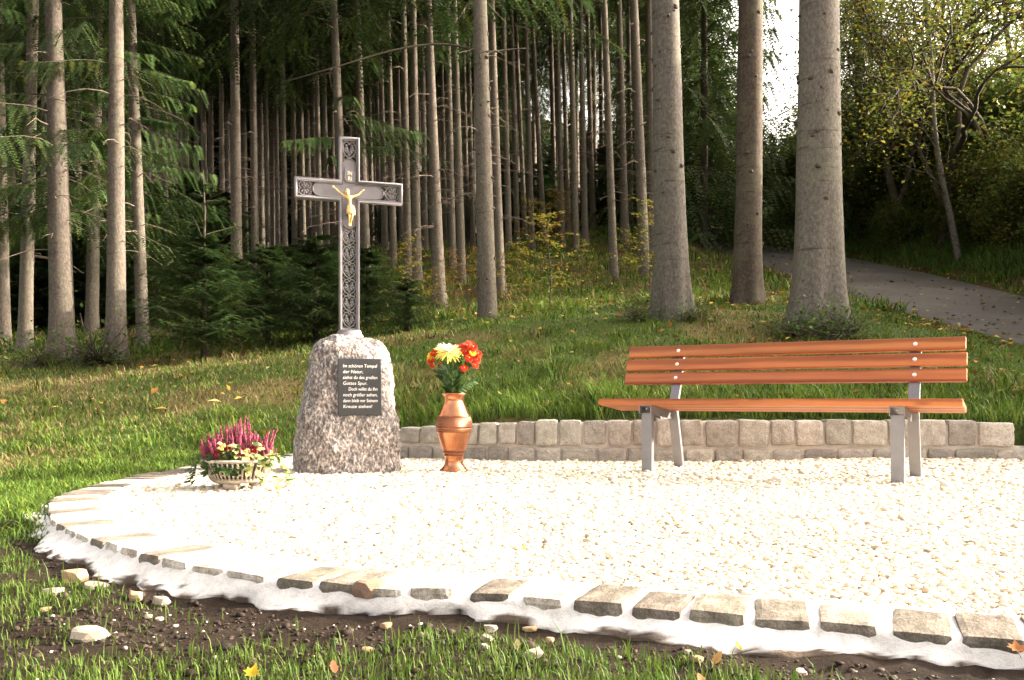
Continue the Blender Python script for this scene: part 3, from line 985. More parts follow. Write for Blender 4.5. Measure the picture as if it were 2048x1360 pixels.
    for txt, zz in (('IN', .100), ('RI', .066)):
        link('letters', text_mesh(txt, .034, .003, pale, off=.0003, align='CENTER'), t, (.002, -.0162, ZC + zz), (math.radians(90), math.radians(3), 0), (.88, 1, 1))
    # figure: one body, arms raised to the beam, head sunk to its right
    J = []
    E = []
    def j(x, y, z, r, ry=1):
        J.append((x, y - .014, z + ZC, r, ry)); return len(J) - 1
    pel = j(.004, -.016, -.112, .0155, .8)
    wai = j(.001, -.015, -.088, .0130, .8)
    che = j(-.002, -.021, -.062, .0185, .78)
    up = j(-.006, -.019, -.046, .0165, .75)
    nk = j(-.012, -.022, -.033, .0075)
    hd0 = j(-.017, -.030, -.022, .0105, 1.1)
    hd = j(-.017, -.031, -.010, .0108, 1.1)
    E += [(pel, wai), (wai, che), (che, up), (up, nk), (nk, hd0), (hd0, hd)]
    for s, hx, hz in ((-1, -.101, .016), (1, .085, .006)):
        sh = j(s * .024 - .006, -.016, -.040, .0085)
        el = j((hx + s * .024) / 2 + s * .002, -.013, (hz - .040) / 2 - .005, .0062)
        wr = j(hx * .90, -.008, hz - .006, .0042)
        pa = j(hx, -.008, hz, .0055, .7)
        E += [(up, sh), (sh, el), (el, wr), (wr, pa)]
        for k in range(4):
            f = j(hx + s * (.006 + .002 * (k == 1 or k == 2)), -.010 - .001 * k, hz + .009 - .0035 * k, .0013)
            E.append((pa, f))
        f = j(hx - s * .001, -.013, hz + .008, .0015); E.append((pa, f))
    for s in (-1, 1):
        hp = j(.004 + s * .011, -.017, -.124, .0118)
        kn = j(.004 + s * .0085 + .002, -.027, -.166, .0078)
        ca = j(.003 + s * .007, -.021, -.185, .0074)
        an = j(.001 + s * .0045, -.013, -.207, .0044)
        hl = j(.001 + s * .0045, -.012, -.215, .0050)
        to = j(.001 + s * .004, -.020, -.228, .0050, .7)
        E += [(pel, hp), (hp, kn), (kn, ca), (ca, an), (an, hl), (hl, to)]
    fig = link('crucifix_figure', skin_figure('crucifix_figure', J, E, gold), root)
    fig['label'] = 'small golden figure of Christ with raised arms'
    # hair, beard, nose
    acc = Acc()
    hc = np.array((-.017, -.044, -.010 + ZC))
    for dx, dy, dz, r in ((0, .004, .006, .0125), (-.008, .004, -.003, .009), (.008, .003, -.003, .009), (-.010, .006, -.014, .007), (.010, .006, -.013, .007), (0, -.009, -.018, .0055)):
        V = ICO_V * r; acc.add(V + hc + np.array((dx, dy, dz)), ICO_F)
    acc.add(ICO_V * np.array((.0018, .003, .0035)) + hc + np.array((0, -.012, -.006)), ICO_F)
    link('hair', acc.mesh('hair', gold, True), fig)
    # loincloth wrapped round the hips with a knot at the side
    V, Fq = lathe([(.0215, -.098), (.0235, -.106), (.0245, -.120), (.0265, -.137), (.0285, -.152), (.0225, -.152), (.019, -.12)], 20)
    a = np.arctan2(V[:, 1], V[:, 0]); V[:, :2] *= (1 + .07 * np.sin(a * 7 + V[:, 2] * 120))[:, None]
    V[:, 1] *= .78
    acc = Acc(); acc.add(V + np.array((.004, -.032, ZC)), Fq)
    for dx, dz, l in ((.028, -.118, .010), (.031, -.132, .012), (.030, -.150, .010)):
        acc.add(ICO_V * np.array((.006, .006, l)) + np.array((dx, -.034, dz + ZC)), ICO_F)
    link('loincloth', acc.mesh('loincloth', gold, True), fig)
build_cross()

# ------------------------------------------------------------------ copper vase
def copper_mat(band=False):
    m, N, L, B = M('engraved_copper' if band else 'copper')
    v = coords(N, L)
    n1 = nz(N, L, v, 12, 5, 0.6)
    st = [(0.3, (0.24, 0.10, 0.06)), (0.7, (0.36, 0.16, 0.09))] if band else [(0.3, (0.40, 0.165, 0.085)), (0.55, (0.52, 0.225, 0.12)), (0.75, (0.62, 0.29, 0.165))]
    r = ramp(N, st); L.new(n1, r.inputs['Fac'])
    c = r.outputs['Color']
    if band:
        w = N.new('ShaderNodeTexWave'); w.inputs['Scale'].default_value = 55; w.bands_direction = 'DIAGONAL'
        w.inputs['Distortion'].default_value = 0.6
        L.new(v, w.inputs['Vector'])
        rw = ramp(N, [(0.3, (0.45, 0.4, 0.4)), (0.6, (1, 1, 1))]); L.new(w.outputs['Fac'], rw.inputs['Fac'])
        c = mixc(N, L, 1.0, c, rw.outputs['Color'], 'MULTIPLY')
        bump(N, L, B, w.outputs['Fac'], 0.5, 0.003)
    else:
        bump(N, L, B, nz(N, L, v, 60, 4, 0.6), 0.06, 0.002)
    L.new(c, B.inputs['Base Color'])
    B.inputs['Metallic'].default_value = 0.95 if not band else .85; B.inputs['Roughness'].default_value = 0.24 if not band else .38
    return m

VASE = (-.363, 5.47, 0.0)
def build_vase():
    cop, eng = copper_mat(), copper_mat(True)
    pts = [(.0, .004), (.080, .0), (.087, .004), (.078, .014), (.062, .034), (.056, .062), (.060, .09), (.069, .12), (.083, .16), (.096, .20), (.107, .24), (.1135, .275), (.113, .305), (.105, .33), (.097, .345), (.088, .365), (.077, .39), (.067, .412), (.0605, .435), (.062, .455), (.070, .470), (.0785, .478), (.0785, .482), (.074, .481), (.063, .470), (.056, .448), (.056, .40)]
    prof = []
    P = np.array(pts)
    c = catmull(np.column_stack([P, np.zeros(len(P))]), 4)[:, :2]
    root = empty('copper_vase', VASE)
    tag(root, 'tall polished copper vase with engraved bands, standing on the gravel in front of the wall', 'vase')
    def part(name, z0, z1, mat, grow=0.0):
        k = [i for i in range(len(c) - 1) if z0 - 1e-6 <= (c[i, 1] + c[i + 1, 1]) / 2 < z1]
        seg = c[[k[0]] + [i + 1 for i in k]].copy(); seg[:, 0] += grow
        if grow:
            seg = np.vstack([[seg[0, 0] - grow - .001, seg[0, 1]], seg, [seg[-1, 0] - grow - .001, seg[-1, 1]]])
        V, Fq = lathe(seg, 56)
        return link(name, mesh_np(name, V, Fq, mat, smooth=True), root)
    # body outside, lip, then inside
    V, Fq = lathe(c, 56)
    link('body', mesh_np('body', V, Fq, cop, smooth=True), root)
    def band(name, z0, z1, mat, grow):
        zz = np.linspace(z0, z1, 8)
        up = c[:, 1]; half = np.argmax(c[:, 1])
        rr = np.interp(zz, c[4:half, 1], c[4:half, 0])
        seg = np.vstack([[rr[0] - .001, zz[0]], np.column_stack([rr + grow, zz]), [rr[-1] - .001, zz[-1]]])
        V, Fq = lathe(seg, 56)
        link(name, mesh_np(name, V, Fq, mat, smooth=True), root)
    band('engraved_band', .240, .264, eng, .0014)
    band('engraved_band', .266, .338, eng, .0008)
    band('engraved_band', .094, .106, eng, .0010)
    band('engraved_band', .110, .128, eng, .0010)
    band('ring', .342, .348, cop, .003)
    band('ring', .056, .061, cop, .002)
build_vase()

# ------------------------------------------------------------------ flowers in the vase
def petal_fan(acc, center, axis, n, r0, r1, w, lift, curl, col, jit=.15, seed=0, cup=0.3):
    """a ring of petals round axis; each petal 6 triangles with a bend"""
    r = random.Random(seed)
    axis = Vector(axis).normalized()
    u = axis.orthogonal().normalized(); v = axis.cross(u)
    for k in range(n):
        a = 2 * math.pi * (k + r.uniform(-.3, .3)) / n
        d = u * math.cos(a) + v * math.sin(a)
        s = d.cross(axis)
        L_ = r1 * r.uniform(1 - jit, 1 + jit); ww = w * r.uniform(.85, 1.15)
        l = lift + r.uniform(-.12, .12)
        pts = []
        for t in (0, .35, .75, 1):
            rr = r0 + (L_ - r0) * t
            h = math.sin(l) * (L_ - r0) * t - curl * L_ * t * t
            wt = ww * (.35, .9, 1.0, .25)[(0, .35, .75, 1).index(t)]
            p = Vector(center) + d * (rr * math.cos(l * .6)) + axis * h
            pts += [p - s * wt + axis * cup * wt, p + s * wt + axis * cup * wt]
        V = np.array([tuple(p) for p in pts])
        Fq = np.array([(0, 1, 3, 2), (2, 3, 5, 4), (4, 5, 7, 6)])
        cc = np.array(col) * r.uniform(.85, 1.12)
        acc.add(V, Fq, cc)

def leaf_shape(acc, p, d, n, L_, w, col, bend=.2, lobes=0):
    p = Vector(p); d = Vector(d).normalized(); n = Vector(n).normalized()
    s = d.cross(n).normalized(); n = s.cross(d)
    prof = [(0, .08), (.2, .7), (.45, 1.0), (.7, .75), (1, .03)]
    if lobes: prof = [(0, .1), (.16, .8), (.28, .55), (.46, 1.0), (.58, .62), (.76, .6), (1, .03)]
    V = []
    for t, ww in prof:
        c = p + d * L_ * t - n * bend * L_ * t * t
        V += [c - s * w * ww + n * .2 * w * ww, c, c + s * w * ww + n * .2 * w * ww]
    Fq = []
    for k in range(len(prof) - 1):
        a = k * 3
        Fq += [(a, a + 1, a + 4, a + 3), (a + 1, a + 2, a + 5, a + 4)]
    acc.add(np.array([tuple(v) for v in V]), np.array(Fq), col)

def build_bouquet():
    neck = Vector((VASE[0], VASE[1], .44))
    def stem_to(top, mat=MAT['stem'], r=.0028):
        top = Vector(top)
        a = neck + Vector((random.uniform(-.03, .03), random.uniform(-.03, .03), -.06))
        mid = a.lerp(top, .5) + Vector((0, 0, .03))
        return tube(catmull([a, a.lerp(mid, .5), mid, top], 4), r, 5)
    # the big pale yellow bloom
    cen = Vector((VASE[0] - .028, VASE[1] - .055, .735))
    root = empty('chrysanthemum', tuple(neck))
    tag(root, 'large shaggy pale yellow chrysanthemum bloom at the front of the copper vase', 'flower', 'flowers in the copper vase')
    ax = Vector((.10, -.42, .9))
    acc = Acc()
    for ring, (n, r0, r1, lift, curl, col) in enumerate([(26, .012, .088, .02, .28, (.80, .70, .12)), (26, .012, .082, .22, .16, (.82, .74, .25)), (24, .010, .072, .48, .10, (.84, .80, .45)), (20, .008, .058, .75, .03, (.85, .82, .55)), (16, .006, .040, 1.0, -.02, (.84, .80, .5)), (10, .003, .022, 1.25, -.05, (.8, .78, .4))]):
        petal_fan(acc, cen, ax, n, r0, r1 * 1.12, .0065, lift, curl, col, .14, ring)
    V = [np.array(v) - np.array(neck) for v in acc.V]; acc.V = V
    link('petals', acc.mesh('petals', MAT['petal'], True), root)
    V, Fq = stem_to(cen - ax.normalized() * .01)
    link('stem', mesh_np('stem', V - np.array(neck), Fq, MAT['stem'], smooth=True), root)
    # small red chrysanthemums
    s = 1 / 320
    def P(px, py, dy): return (((px - 1024) / F) * (5.47 + dy), 5.47 + dy, EYE - (py - 797) / F * (5.47 + dy))
    spots = [(863, 712, -.02, .026, 'small yellow and red chrysanthemum at the left edge of the bouquet', (.75, .5, .04)), (868, 707, -.06, .022, None, None), (862, 722, -.04, .022, None, None), (866, 732, .0, .016, None, None), (882, 726, -.03, .014, None, None),
             (933, 692, -.02, .026, None, None), (945, 695, -.05, .030, None, None), (955, 708, -.03, .026, None, None), (945, 706, -.07, .020, 'small golden chrysanthemum among the red blooms right of the big pale one', (.80, .55, .03)), (937, 717, -.06, .028, None, None), (931, 704, -.06, .024, None, None), (953, 720, -.04, .022, None, None), (928, 736, -.08, .022, None, None), (924, 726, -.07, .016, None, None), (950, 731, -.06, .020, None, None), (940, 688, .03, .026, None, None), (920, 694, .03, .022, None, None), (878, 698, .04, .024, None, None), (926, 744, -.05, .015, None, None)]
    proto = {}
    for k, (px, py, dy, r_, lab, col) in enumerate(spots):
        p = Vector(P(px, py, dy)); r_ = r_ * 1.3
        axis = (p - neck - Vector((0, 0, .10))).normalized() * .7 + Vector((.05, -.75, .25))
        root = empty('chrysanthemum', tuple(p))
        base = col or (.52, .028, .012)
        acc = Acc()
        petal_fan(acc, (0, 0, 0), axis, 14, .004, r_, r_ * .19, .15, .12, base, .12, k + 40)
        petal_fan(acc, (0, 0, 0), axis, 12, .003, r_ * .78, r_ * .17, .55, .05, (np.array(base) * 1.1), .12, k + 80)
        petal_fan(acc, (0, 0, 0), axis, 8, .002, r_ * .45, r_ * .14, .95, 0, np.array(base) * (1.15 if col is None else 1), .12, k + 120)
        link('petals', acc.mesh('petals', MAT['petal'], True), root)
        acc = Acc(); acc.add(ICO_V * r_ * .2 + np.array(tuple(axis.normalized() * r_ * .25)), ICO_F, (.62, .33, .03))
        link('flower_centre', acc.mesh('flower_centre', MAT['petal'], True), root)
        V, Fq = stem_to(p - axis.normalized() * .004, r=.0018)
        link('stem', mesh_np('stem', V - np.array(p), Fq, MAT['stem'], smooth=True), root)
        side = 'in the left-hand bunch' if px < 900 else ('low on the right side' if py > 722 else 'in the dense right-hand bunch')
        tag(root, lab or f'small red chrysanthemum {side} of the copper vase bouquet', 'flower', 'flowers in the copper vase' if lab else 'small red chrysanthemums, ' + side)
    # leafy sprigs filling the neck of the vase
    for lab, spread, seed in (('dark green leafy chrysanthemum foliage filling the middle of the vase', .055, 3), ('thin grey-green leafy sprig leaning out of the vase to the right', .10, 5)):
        root = empty('leafy_sprig', tuple(neck))
        tag(root, lab, 'foliage', 'flowers in the copper vase')
        r = random.Random(seed)
        for k in range(64 if seed == 3 else 15):
            acc = Acc()
            if seed == 3:
                a = r.uniform(0, 2 * math.pi); h = r.uniform(.03, .22); rad = spread * (.3 + h / .2) * r.uniform(.5, 1)
                p = Vector((math.cos(a) * rad, math.sin(a) * rad - .02, h)); d = Vector((math.cos(a) * .6, math.sin(a) * .6 - .2, r.uniform(.2, 1.1)))
                c = np.array((.035, .075, .018)) * r.uniform(.6, 1.4); L_, w = r.uniform(.055, .095), r.uniform(.014, .024)
            else:
                t = k / 14; p = Vector((.02 + .10 * t, -.03, .04 + .13 * t - .05 * t * t)); a = (1 if k % 2 else -1)
                d = Vector((.7, -.1, .5 * a + .15)); c = np.array((.10, .17, .07)) * r.uniform(.8, 1.3); L_, w = .042, .008
            leaf_shape(acc, p, d, (0.2, -.8, .6), L_, w, c, .15, 1 if seed == 3 else 0)
            link('leaf', acc.mesh('leaf', MAT['leaf'], True), root)
        acc = Acc()
        if seed == 3:
            for k in range(14):
                a = r.uniform(0, 6.28)
                acc.add(*tube(catmull([(0.02 * math.cos(a), .02 * math.sin(a), -.05), (.035 * math.cos(a), .035 * math.sin(a), .06), (.07 * math.cos(a), .07 * math.sin(a), .2)], 3), .0022, 5))
        else:
            acc.add(*tube(catmull([(.01, -.02, -.05), (.02, -.03, .04), (.07, -.03, .11), (.125, -.03, .125)], 5), .0016, 5))
        link('stem', acc.mesh('stem', MAT['stem'], True), root)
build_bouquet()

# ------------------------------------------------------------------ planter bowl with heather, pansies and ivy
BOWL = (-1.395, 4.46, 0.0)
def build_planter():
    conc = noise_mat('weathered_concrete', [(0.3, (0.22, 0.195, 0.165)), (0.55, (0.38, 0.335, 0.29)), (0.75, (0.50, 0.45, 0.40))], 22, 0.9, 0.5, 0.006, 70)
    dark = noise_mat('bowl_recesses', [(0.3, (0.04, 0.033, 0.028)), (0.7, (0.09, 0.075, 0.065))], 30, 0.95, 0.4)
    earth = noise_mat('potting_earth', [(0.3, (0.018, 0.012, 0.009)), (0.7, (0.05, 0.035, 0.025))], 60, 0.95, 0.8)
    root = empty('planter_bowl', BOWL)
    tag(root, 'round concrete planter bowl with slotted ribbed sides on short feet, left of the boulder', 'planter')
    V, Fq = lathe([(0, .028), (.105, .030), (.125, .045), (.150, .085), (.168, .122), (.172, .134), (.150, .134), (.14, .118)], 48)
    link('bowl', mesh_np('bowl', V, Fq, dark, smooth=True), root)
    V, Fq = lathe([(.168, .128), (.180, .131), (.186, .137), (.184, .144), (.174, .146), (.160, .144), (.155, .132)], 48)
    link('rim', mesh_np('rim', V, Fq, conc, smooth=True), root)
    V, Fq = lathe([(.06, .024), (.118, .026), (.134, .036), (.136, .048), (.120, .052)], 48)
    link('base_ring', mesh_np('base_ring', V, Fq, conc, smooth=True), root)
    V, Fq = lathe([(0, .128), (.08, .132), (.16, .126)], 24)
    link('soil', mesh_np('soil', V, Fq, earth, smooth=True), root)
    # ribs: slotted wall, alternating long and split slots
    n = 44
    rib = tube(catmull([(.130, 0, .040), (.1445, 0, .062), (.160, 0, .095), (.177, 0, .128)], 3), [.0048] * 10, 6)
    rme = mesh_np('rib', rib[0], rib[1], conc, smooth=True)
    bar = tube([(.1565, -.012, .082), (.158, 0, .082), (.1565, .012, .082)], .0045, 6)
    bme = mesh_np('cross_bar', bar[0], bar[1], conc, smooth=True)
    for k in range(n):
        link('rib', rme, root, None, (0, 0, 2 * math.pi * k / n))
        if k % 2: link('cross_bar', bme, root, (0, 0, .012 * (1 if k % 4 == 1 else -1)), (0, 0, 2 * math.pi * (k + .5) / n), (1 + (.05 if k % 4 == 1 else -.05), 1, 1))
    for k in range(3):
        a = math.radians(-95 + 120 * k)
        bm = box_bm((.06, .075, .032), (0, 0, 0), .012, 3)
        link('foot', bm_mesh('foot', bm, conc, True), root, (.085 * math.cos(a), .085 * math.sin(a), .013), (0, 0, a))
    # heather
    root = empty('heather', (BOWL[0], BOWL[1], .13))
    tag(root, 'bushy pink heather with upright flower spikes growing in the concrete bowl', 'heather', 'plants in the bowl')
    metal = []
    for v in range(4):
        r = random.Random(v); acc = Acc()
        H = (.15, .12, .135, .10)[v]
        acc.add(*tube([(0, 0, 0), (.004, .002, H * .5), (.002, .006, H)], [.0018, .0014, .0008], 4), (.10, .08, .04))
        nb = int(H / .0042)
        for k in range(nb):
            t = k / nb
            z = H * (.30 + .72 * t); rad = .0046 * (1.08 - t) + .0004
            for m in range(4):
                a = r.uniform(0, 6.28)
                col = np.array((.37, .070, .135)) * r.uniform(.5, 1.4) + np.array((.05, .02, .03)) * r.random()
                if t < .12 and r.random() < .5: col = np.array((.10, .14, .04))
                sz = r.uniform(.0026, .0042)
                p = np.array((rad * math.cos(a), rad * math.sin(a), z))
                acc.add(np.array([p + (0, 0, sz), p + (sz * math.cos(a + 1.6), sz * math.sin(a + 1.6), -sz * .6), p + (sz * math.cos(a - 1.6), sz * math.sin(a - 1.6), -sz * .6), p + (sz * math.cos(a), sz * math.sin(a), -sz * .2)]), np.array([(0, 1, 3), (0, 3, 2), (1, 2, 3)]), col)
        for k in range(26):
            a = r.uniform(0, 6.28); z = r.uniform(0, H * .4); l = r.uniform(.008, .014)
            p = np.array((0, 0, z)); q = p + np.array((math.cos(a) * l, math.sin(a) * l, l))
            acc.add(np.array([p, p + (.002, .002, 0), q]), np.array([(0, 1, 2)]), np.array((.05, .09, .025)) * r.uniform(.7, 1.3))
        metal.append(acc.mesh('flower_spike', MAT['petal']))
    r = random.Random(4)
    for k in range(280):
        a = r.uniform(0, 6.28); rr = .165 * math.sqrt(r.random())
        x, y = rr * math.cos(a), rr * math.sin(a)
        if y < -.03 and r.random() < (.85 if x > -.05 else .3): continue
        h = (1.12 - .45 * (rr / .17) ** 2) * r.uniform(.68, 1.28) * (1.08 if x > 0 else .95)
        link('flower_spike', metal[r.randrange(4)], root, (x, y, -.01), (-y * 1.7 + r.uniform(-.1, .1), x * 2.0 + r.uniform(-.1, .1), r.uniform(0, 6)), (1.0, 1.0, h * 1.12))
    # pansies
    pr = [(-.055, -.125, .175, .026), (-.075, -.115, .160, .022), (.055, -.115, .182, .026), (.10, -.08, .195, .022), (-.015, -.11, .205, .018), (-.11, -.10, .155, .020)]
    for k, (x, y, z, s) in enumerate(pr):
        root = empty('pansy', (BOWL[0] + x, BOWL[1] + y, z))
        place = ['left of the yellow ivy sprig', 'tucked low at the left', 'nearest the middle of the rim', 'high on the right under the heather', 'half hidden in the heather at the centre', 'furthest left beside the bowl rim'][k]
        tag(root, f'dark crimson pansy {place} of the planter', 'pansy', 'pansies in the bowl')
        acc = Acc()
        for q, (a, sc) in enumerate(((90, 1), (150, 1), (30, 1), (215, .95), (325, .95))):
            d = Vector((math.cos(math.radians(a)), -.15 - .1 * (q % 2), math.sin(math.radians(a))))
            leaf_shape(acc, (0, -.002 * q, 0), d, (0, -1, .2), s * sc, s * .55, np.array((.20, .008, .022)) * (0.8 + .15 * q), .1)
        link('petals', acc.mesh('petals', MAT['petal'], True), root)
        acc = Acc(); acc.add(ICO_V * s * .14 + np.array((0, -.012, 0)), ICO_F, (.6, .4, .03))
        link('flower_centre', acc.mesh('flower_centre', MAT['petal'], True), root)
        V, Fq = tube([(0, 0, 0), (0, .02, -.02), (0, .02, -(z - .13))], .0015, 5)
        link('stem', mesh_np('stem', V, Fq, MAT['stem']), root)
    # ivy: variegated leaves along trailing stems over the rim
    for lab, nm, trails in (('variegated pale green ivy trailing over the right side of the bowl', 1, [(-60, .16, .06, .05), (-45, .19, .03, .10), (-28, .21, -.01, .13), (-12, .23, .02, .12), (-75, .13, .08, .03), (-35, .17, .09, .02), (5, .19, .04, .06)]),
                            ('dark green ivy trailing over the left rim of the bowl', 2, [(-150, .19, .02, .10), (-168, .21, .01, .11), (-125, .16, .04, .06), (-108, .15, .05, .05), (-92, .14, .05, .045), (-80, .14, .06, .06)])):
        root = empty('ivy', (BOWL[0], BOWL[1], .14))
        tag(root, lab, 'ivy', 'plants in the bowl')
        r = random.Random(nm)
        st = Acc()
        for ang, reach, up, drop in trails:
            a = math.radians(ang)
            c, s = math.cos(a), math.sin(a)
            pts = catmull([(.06 * c, .06 * s, .0), (.12 * c, .12 * s, up), (reach * c, reach * s, .012), ((reach + .02) * c, (reach + .02) * s, -drop * .6), ((reach + .03) * c + .01, (reach + .035) * s, -drop)], 4)
            st.add(*tube(pts, .0013, 4), (.12, .13, .05))
            for k in range(1, len(pts)):
                for _ in range(1 if k % 2 else 2):
                    acc = Acc()
                    d = Vector((c + r.uniform(-.9, .9), s + r.uniform(-.9, .9), r.uniform(-.7, .3)))
                    nrm = Vector((c * .7, s * .7 - .2, .8))
                    pale = nm == 1 and r.random() < .72
                    col = np.array((.52, .50, .22)) * r.uniform(.8, 1.25) if pale else np.array((.05, .095, .028)) * r.uniform(.7, 1.5)
                    L_ = r.uniform(.026, .044)
                    leaf_shape(acc, pts[k], d, nrm, L_, L_ * .42, col, .15, 1)
                    link('leaf', acc.mesh('leaf', MAT['leaf'], True), root)
        if nm == 1:   # upright pale sprig in the middle
            for k in range(12):
                acc = Acc(); L_ = r.uniform(.022, .034)
                leaf_shape(acc, (-.02 + r.uniform(-.02, .02), -.13, .02 + k * .006), (r.uniform(-1, 1), -.5, r.uniform(-.2, .9)), (0, -.8, .6), L_, L_ * .42, np.array((.62, .55, .20)) * r.uniform(.8, 1.2), .1, 1)
                link('leaf', acc.mesh('leaf', MAT['leaf'], True), root)
        link('stem', st.mesh('stem', MAT['leaf'], True), root)
build_planter()

# ------------------------------------------------------------------ bench
def build_bench():
    wood, N, L, B = M('stained_larch')
    tc = N.new('ShaderNodeTexCoord'); oi = N.new('ShaderNodeObjectInfo')
    mp = N.new('ShaderNodeMapping'); mp.inputs['Scale'].default_value = (0.55, 7.0, 7.0)
    sh = N.new('ShaderNodeVectorMath'); sh.operation = 'MULTIPLY_ADD'
    sh.inputs[1].default_value = (9.0, 5.0, 3.0)
    cmb = N.new('ShaderNodeCombineXYZ')
    for k in range(3): L.new(oi.outputs['Random'], cmb.inputs[k])
    L.new(cmb.outputs[0], sh.inputs[0]); L.new(tc.outputs['Object'], sh.inputs[2])
    L.new(sh.outputs[0], mp.inputs['Vector'])
    n1 = nz(N, L, mp.outputs['Vector'], 2.2, 4, 0.55, 0.4)
    w = N.new('ShaderNodeTexWave'); w.wave_type = 'RINGS'; w.inputs['Scale'].default_value = 1.1; w.inputs['Distortion'].default_value = 5.5; w.inputs['Detail'].default_value = 3; w.inputs['Detail Scale'].default_value = 0.8
    L.new(mp.outputs['Vector'], w.inputs['Vector'])
    r = ramp(N, [(0.15, (0.22, 0.060, 0.014)), (0.5, (0.31, 0.093, 0.022)), (0.85, (0.43, 0.155, 0.045))]); L.new(w.outputs['Fac'], r.inputs['Fac'])
    r2 = ramp(N, [(0.35, (0.78, 0.70, 0.66)), (0.6, (1.05, 1.03, 1.0))]); L.new(n1, r2.inputs['Fac'])
    c = mixc(N, L, 1.0, mixc(N, L, 0.85, (0.32, 0.096, 0.023), r.outputs['Color']), r2.outputs['Color'], 'MULTIPLY')
    # a few knots
    mk = N.new('ShaderNodeMapping'); mk.inputs['Scale'].default_value = (2.3, 9, 9); L.new(sh.outputs[0], mk.inputs['Vector'])
    vo = N.new('ShaderNodeTexVoronoi'); vo.inputs['Scale'].default_value = 0.9; L.new(mk.outputs['Vector'], vo.inputs['Vector'])
    rk = ramp(N, [(0.06, (0.35, 0.24, 0.2)), (0.14, (1, 1, 1))]); L.new(vo.outputs['Distance'], rk.inputs['Fac'])
    c = mixc(N, L, 0.7, c, rk.outputs['Color'], 'MULTIPLY')
    L.new(objvar(N, L, c, .93, 1.07, .004), B.inputs['Base Color'])
    B.inputs['Roughness'].default_value = 0.42; B.inputs['Specular IOR Level'].default_value = 0.4
    bump(N, L, B, w.outputs['Fac'], 0.08, 0.003)
    steel = noise_mat('galvanised_steel', [(0.3, (0.175, 0.178, 0.198)), (0.7, (0.225, 0.228, 0.25))], 14, 0.45, 0.1, 0.002, 60, metallic=0.35)
    zinc, N, L, B = M('bright_bolts'); B.inputs['Base Color'].default_value = (0.8, 0.78, 0.76, 1); B.inputs['Metallic'].default_value = 0.5; B.inputs['Roughness'].default_value = 0.35
    ang = math.radians(-30)
    root = empty('park_bench', (.84, 5.43, 0), ang)        # local x along the bench, local y to the back
    tag(root, 'bench with orange-brown wooden slats on grey steel legs, standing on gravel before the low wall', 'bench')
    x0, x1 = -.315, 1.745; xm = (x0 + x1) / 2; Lb = x1 - x0
    # seat: three slats on a plane tipping to the back
    tilt = math.radians(6.5)
    for k in range(3):
        d = .0 + .128 * k + .058
        y = -.045 + d * math.cos(tilt); z = .430 - d * math.sin(tilt)
        o = link('seat_slat', bm_mesh('seat_slat', box_bm((Lb, .118, .040), (0, 0, 0), .007, 3), wood), root, (xm, y, z), (-tilt, 0, 0))
    # back: three slats leaning back
    lean = math.radians(17)
    for k in range(3):
        h = .045 + .0945 * k
        y = .395 + h * math.sin(lean); z = .538 + h * math.cos(lean)
        o = link('back_slat', bm_mesh('back_slat', box_bm((Lb - .015 * (k == 2), .036, .077), (0, 0, 0), .007, 3), wood), root, (xm, y, z), (-lean, 0, 0))
        for lx in (0, 1.43):
            V, Fq = lathe([(.0125, 0), (.0125, .002), (.009, .006), (0, .007)], 12)
            link('bolt', mesh_np('bolt', V, Fq, zinc, smooth=True), o, (lx + .045 - xm, -.0178, 0), (math.radians(90), 0, 0))
    def bar(name, a, b, w, d, mat):
        a = Vector(a); b = Vector(b); L_ = (b - a).length
        q = (b - a).to_track_quat('Z', 'Y')
        # keep the section square to the bench
        z = (b - a).normalized(); xx = Vector((1, 0, 0)); yy = z.cross(xx).normalized()
        R = Matrix((xx, yy, z)).transposed()
        bm = box_bm((w, d, L_), (0, 0, L_ / 2), .004, 2)
        return link(name, bm_mesh(name, bm, mat), root, a, R.to_euler())
    for lx in (0, 1.43):
        bar('front_leg', (lx, .006, -.03), (lx, .006, .362), .068, .042, steel)
        # the rear bar runs from the foot up behind the seat to carry the back slats
        bar('rear_leg', (lx + .045, .475, -.03), (lx + .045, .345, .372), .062, .034, steel)
        bar('back_support', (lx + .045, .345 + .0, .365), (lx + .045, .395 + .034 + .28 * math.sin(lean), .538 + .275 * math.cos(lean)), .062, .026, steel)
        # U channel under the seat, open at the front
        t = .005; Wc = .078; Hc = .05
        U = [(-Wc / 2, -Hc), (-Wc / 2, 0), (Wc / 2, 0), (Wc / 2, -Hc), (Wc / 2 - t, -Hc), (Wc / 2 - t, -t), (-Wc / 2 + t, -t), (-Wc / 2 + t, -Hc)]
        bm = bmesh.new()
        f = bm.faces.new([bm.verts.new((a, 0, b)) for a, b in U])
        r_ = bmesh.ops.extrude_face_region(bm, geom=[f])
        bmesh.ops.translate(bm, vec=(0, .40, 0), verts=[v for v in r_['geom'] if isinstance(v, bmesh.types.BMVert)])
        bmesh.ops.recalc_face_normals(bm, faces=bm.faces)
        ch = link('seat_bracket', bm_mesh('seat_bracket', bm, steel), root, (lx, -.038, .4085), (-tilt, 0, 0))
        V, Fq = lathe([(.006, 0), (.006, .004), (0, .006)], 10)
        link('bolt', mesh_np('bolt', V, Fq, zinc), ch, (0, .03, -.018), (math.radians(90), 0, 0))
build_bench()

# ------------------------------------------------------------------ spruce foliage
def rot_about(V, a):
    c, s = math.cos(a), math.sin(a)
    return np.stack([V[..., 0] * c - V[..., 1] * s, V[..., 0] * s + V[..., 1] * c, V[..., 2]], -1)

